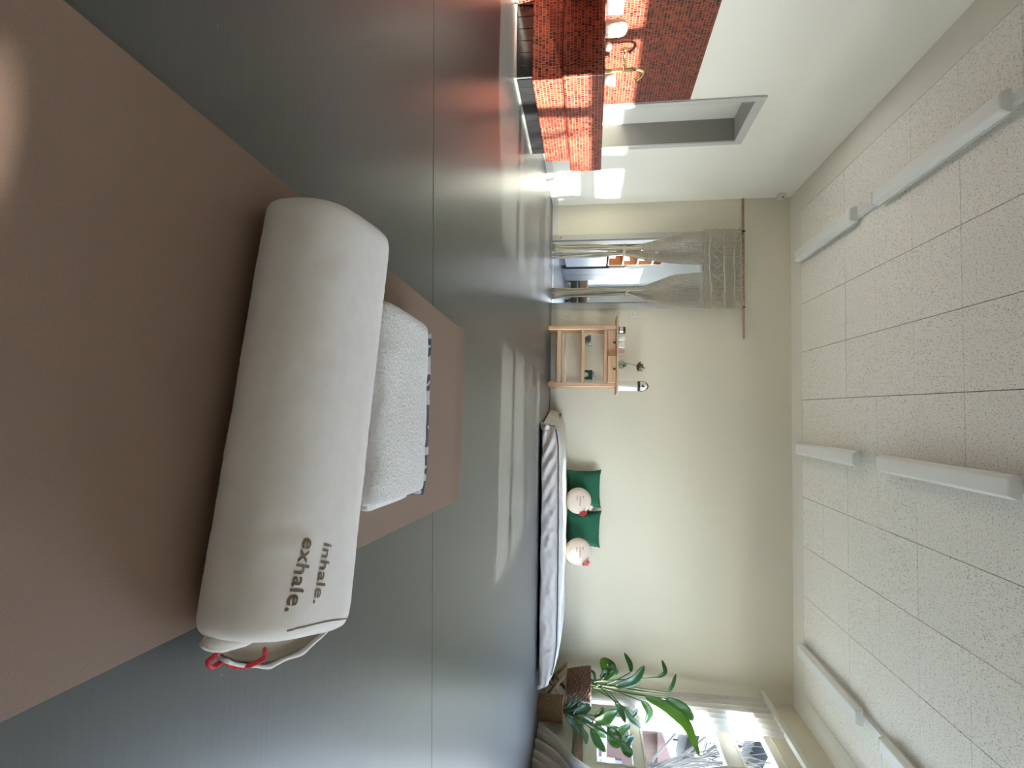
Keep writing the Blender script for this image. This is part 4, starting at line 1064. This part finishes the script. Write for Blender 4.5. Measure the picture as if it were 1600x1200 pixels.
# ================================================================== outdoors
struct(MB().box((XO + .01, -40, -.9), (90, 90, -.6)).build('ground', 'grass'))
bd = thing('apartment_building', 'pale building with long horizontal balcony railings across from the windows', 'building', (19, 30, -.6), R(38))
MB().box((-9, 0, 0), (14, 10, 15)).build('facade', 'ext_white_dimmed', bd)
for lv in range(5):
    z = .4 + lv * 2.9
    sb = MB().box((-9.2, -1.2, z + 2.35), (14.2, 0, z + 2.6)).build('balcony_slab', 'ext_white_dimmed', bd)
    b = MB()
    for k in range(7): b.box((-9.2, -1.22, z + 2.72 + k * .14), (14.2, -1.18, z + 2.80 + k * .14))
    b.build('railing', 'ext_rail', sb)
    for k in range(7):
        w = MB().box((-8 + k * 3.2, -.06, z + .35), (-5.9 + k * 3.2, -.01, z + 1.95)).build('window', 'ext_grey', bd)
wl_ = thing('garden_fence', 'white slatted garden fence outside the window', 'fence', (8.2, 11, -.6))
for k in range(9): MB().box((-3.2, -.015, .15 + k * .15), (3.6, .015, .24 + k * .15)).build('slat', 'ext_rail', wl_)
for k in range(5): MB().box((-3.2 + k * 1.7, .016, 0), (-3.1 + k * 1.7, .08, 1.6)).build('post', 'ext_rail', wl_)
rw = thing('brick_shed', 'low red building beyond the fence outside the window', 'building', (10.6, 15.5, -.6))
MB().box((-2.2, 0, 0), (2.6, 4, 2.9)).build('walls', 'ext_red', rw)
b = MB(); b.prism([(-2.5, 2.9), (3.0, 2.9), (.3, 3.9)], 1, -.3, 4.3); b.build('roof', 'ext_red', rw)
MB().box((-1.2, -.04, .9), (-.2, -.005, 2.0)).build('window', 'ext_white_dimmed', rw)
def tree(label, loc, h, seed, spread=.55):
    rnd = random.Random(seed); b = MB()
    t = thing('bare_tree', label, 'tree', loc)
    def grow(p, d, ln, r, lv, bb):
        q = [p]; dd = d.copy()
        for k in range(4):
            dd = (dd + Vector((rnd.uniform(-.16, .16), rnd.uniform(-.16, .16), .06))).normalized(); q.append(q[-1] + dd * ln / 4)
        bb.tube(q, [r * (1 - .12 * k) for k in range(5)], 5 if lv else 8, cap=False)
        if lv >= 4: return
        for k in range(3 if lv < 3 else 2):
            e = (dd + Vector((rnd.uniform(-1, 1), rnd.uniform(-1, 1), rnd.uniform(-.1, .7))) * spread * 1.3).normalized()
            grow(q[rnd.choice((2, 3, 4))], e, ln * rnd.uniform(.55, .8), r * .55, lv + 1, bb)
    tb2 = MB(); tb2.tube([(0, 0, 0), (.02, .03, h * .16), (0, 0, h * .3)], [h * .02, h * .017, h * .015], 9); tb2.build('trunk', 'bark', t, smooth=True)
    for k in range(5): grow(Vector((0, 0, h * .28)), Vector((rnd.uniform(-1, 1) * spread, rnd.uniform(-1, 1) * spread, 1)).normalized(), h * .3, h * .010, 1, b)
    b.build('branches', 'bark', t, smooth=True); return t
tree('bare slender tree outside, straight across from the windows', (10.5, 3.9, -.6), 5.2, 3)
tree('bare branching tree outside in front of the pale building', (8.6, 13.0, -.6), 6.0, 8)
tree('taller bare tree outside, farther off toward the building', (15.5, 22.5, -.6), 8.5, 12)
b = MB(); rnd = random.Random(4)
for k in range(260):
    p = Vector((rnd.gauss(0, .45), rnd.gauss(0, .4), abs(rnd.gauss(.6, .35)))); s_ = .06
    d1_ = Vector((rnd.uniform(-1, 1), rnd.uniform(-1, 1), rnd.uniform(-1, 1))).normalized(); d2_ = d1_.orthogonal().normalized()
    b.add([p - d1_ * s_, p + d2_ * s_ * .5, p + d1_ * s_, p - d2_ * s_ * .5], [(0, 1, 2, 3)])
sh = thing('yellow_shrub', 'low shrub with yellow autumn leaves outside the window', 'shrub', (6.7, 9.6, -.6))
stuff(b.build('leaves', 'yellow', sh))
MB().tube([(0, 0, 0), (.05, 0, .5), (.1, .05, 1.0)], [.03, .02, .01], 6).build('stem', 'bark', sh, smooth=True)

# ================================================================== hall things
cb = thing('shelf_cabinet', 'white cabinet with open wooden shelves above it in the next room', 'cabinet', (-2.375, 7.95, 0))
MB().box((-.170, -.55, 0), (.150, .42, .07)).build('plinth', 'dark', cb)
MB().box((-.170, -.55, .07), (.158, .42, .68), .003).build('body', 'cabwhite_dimmed', cb)
for k in range(2): MB().box((.159, -.545 + k * .485, .075), (.174, -.068 + k * .485, .675), .003).build('door', 'cabwhite_dimmed', cb)
MB().box((-.170, -.55, .68), (-.155, .42, 1.50)).box((-.155, -.55, .68), (.165, -.535, 1.50)).box((-.155, .405, .68), (.165, .42, 1.50)).box((-.155, -.535, 1.485), (.165, .405, 1.50)).box((-.155, -.07, .68), (.150, -.055, 1.485)).build('shelf_case', 'orange_wood', cb)
for k in range(4): MB().box((-.155, -.535, .70 + k * .215), (.172, .405, .716 + k * .215)).build('shelf', 'cabwhite_dimmed' if k else 'orange_wood', cb)
i = 0
for lv in range(3):
    for k, y in enumerate((-.42, -.26, .10, .26)):
        i += 1
        if (lv + k) % 4 == 3: continue
        b = MB(); b.lathe([(.030, 0), (.036, .003), (.040, .07), (.040, .085), (.036, .085), (.034, .01), (0, .008)], n=18, cap=False)
        o = b.build('mug', 'lavender' if (lv + k) % 2 else 'ceramic', None, smooth=True, loc=(-2.375 + .10, 7.95 + y, .7165 + lv * .215))
        cn = 'lavender' if (lv + k) % 2 else 'white'
        tag(o, '%s mug on the %s open shelf in the next room, %s' % (cn, ('lowest', 'middle', 'top')[lv], ('at its near end', 'second from the near end', 'second from the far end', 'at its far end')[k]), 'mug', 'mugs on the open wooden shelves')
lk = thing('grey_locker', 'tall dark grey locker beyond the shelves in the next room', 'locker', (-2.37, 8.86, 0))
MB().box((-.175, -.40, 0), (.16, .40, 1.0), .004).build('body', 'cabgrey', lk)
for k in range(2): MB().box((.161, -.395 + k * .4, .03), (.176, -.005 + k * .4, .97), .003).build('door', 'cabgrey', lk)
ch = thing('armchair', 'brown upholstered low chair on dark legs in the next room', 'chair', (-2.18, 9.95, 0))
MB().box((-.28, -.28, .10), (.28, .28, .22), .03).build('seat', 'brown_cloth', ch, smooth=False)
MB().box((-.28, .16, .22), (.28, .28, .40), .03).build('backrest', 'brown_cloth', ch)
for sx in (-1, 1):
    for sy in (-1, 1): MB().tube([(sx * .24, sy * .24, 0), (sx * .22, sy * .22, .108)], .02, 8).build('leg', 'dark', ch, smooth=True)
hp = thing('window_plant', 'small bright green plant at the window of the next room', 'plant', (-1.98, 11.0, 0))
MB().lathe([(.10, 0), (.13, .02), (.15, .18), (.14, .20)], n=24).build('pot', 'cabwhite_dimmed', hp, smooth=True)
rnd = random.Random(2)
for k in range(26):
    a = rnd.uniform(0, 6.28); e = rnd.uniform(.1, .32); z = rnd.uniform(.24, .36)
    p0 = Vector((0, 0, .19)); p1 = Vector((e * .5 * math.cos(a), e * .5 * math.sin(a), z)); p2 = Vector((e * math.cos(a), e * math.sin(a), z + rnd.uniform(-.05, .16)))
    leaf([p0, p1, p2], .06, 'leaf_b', hp, Vector((0, 0, 0)), Vector((.1, -.3, 1)))
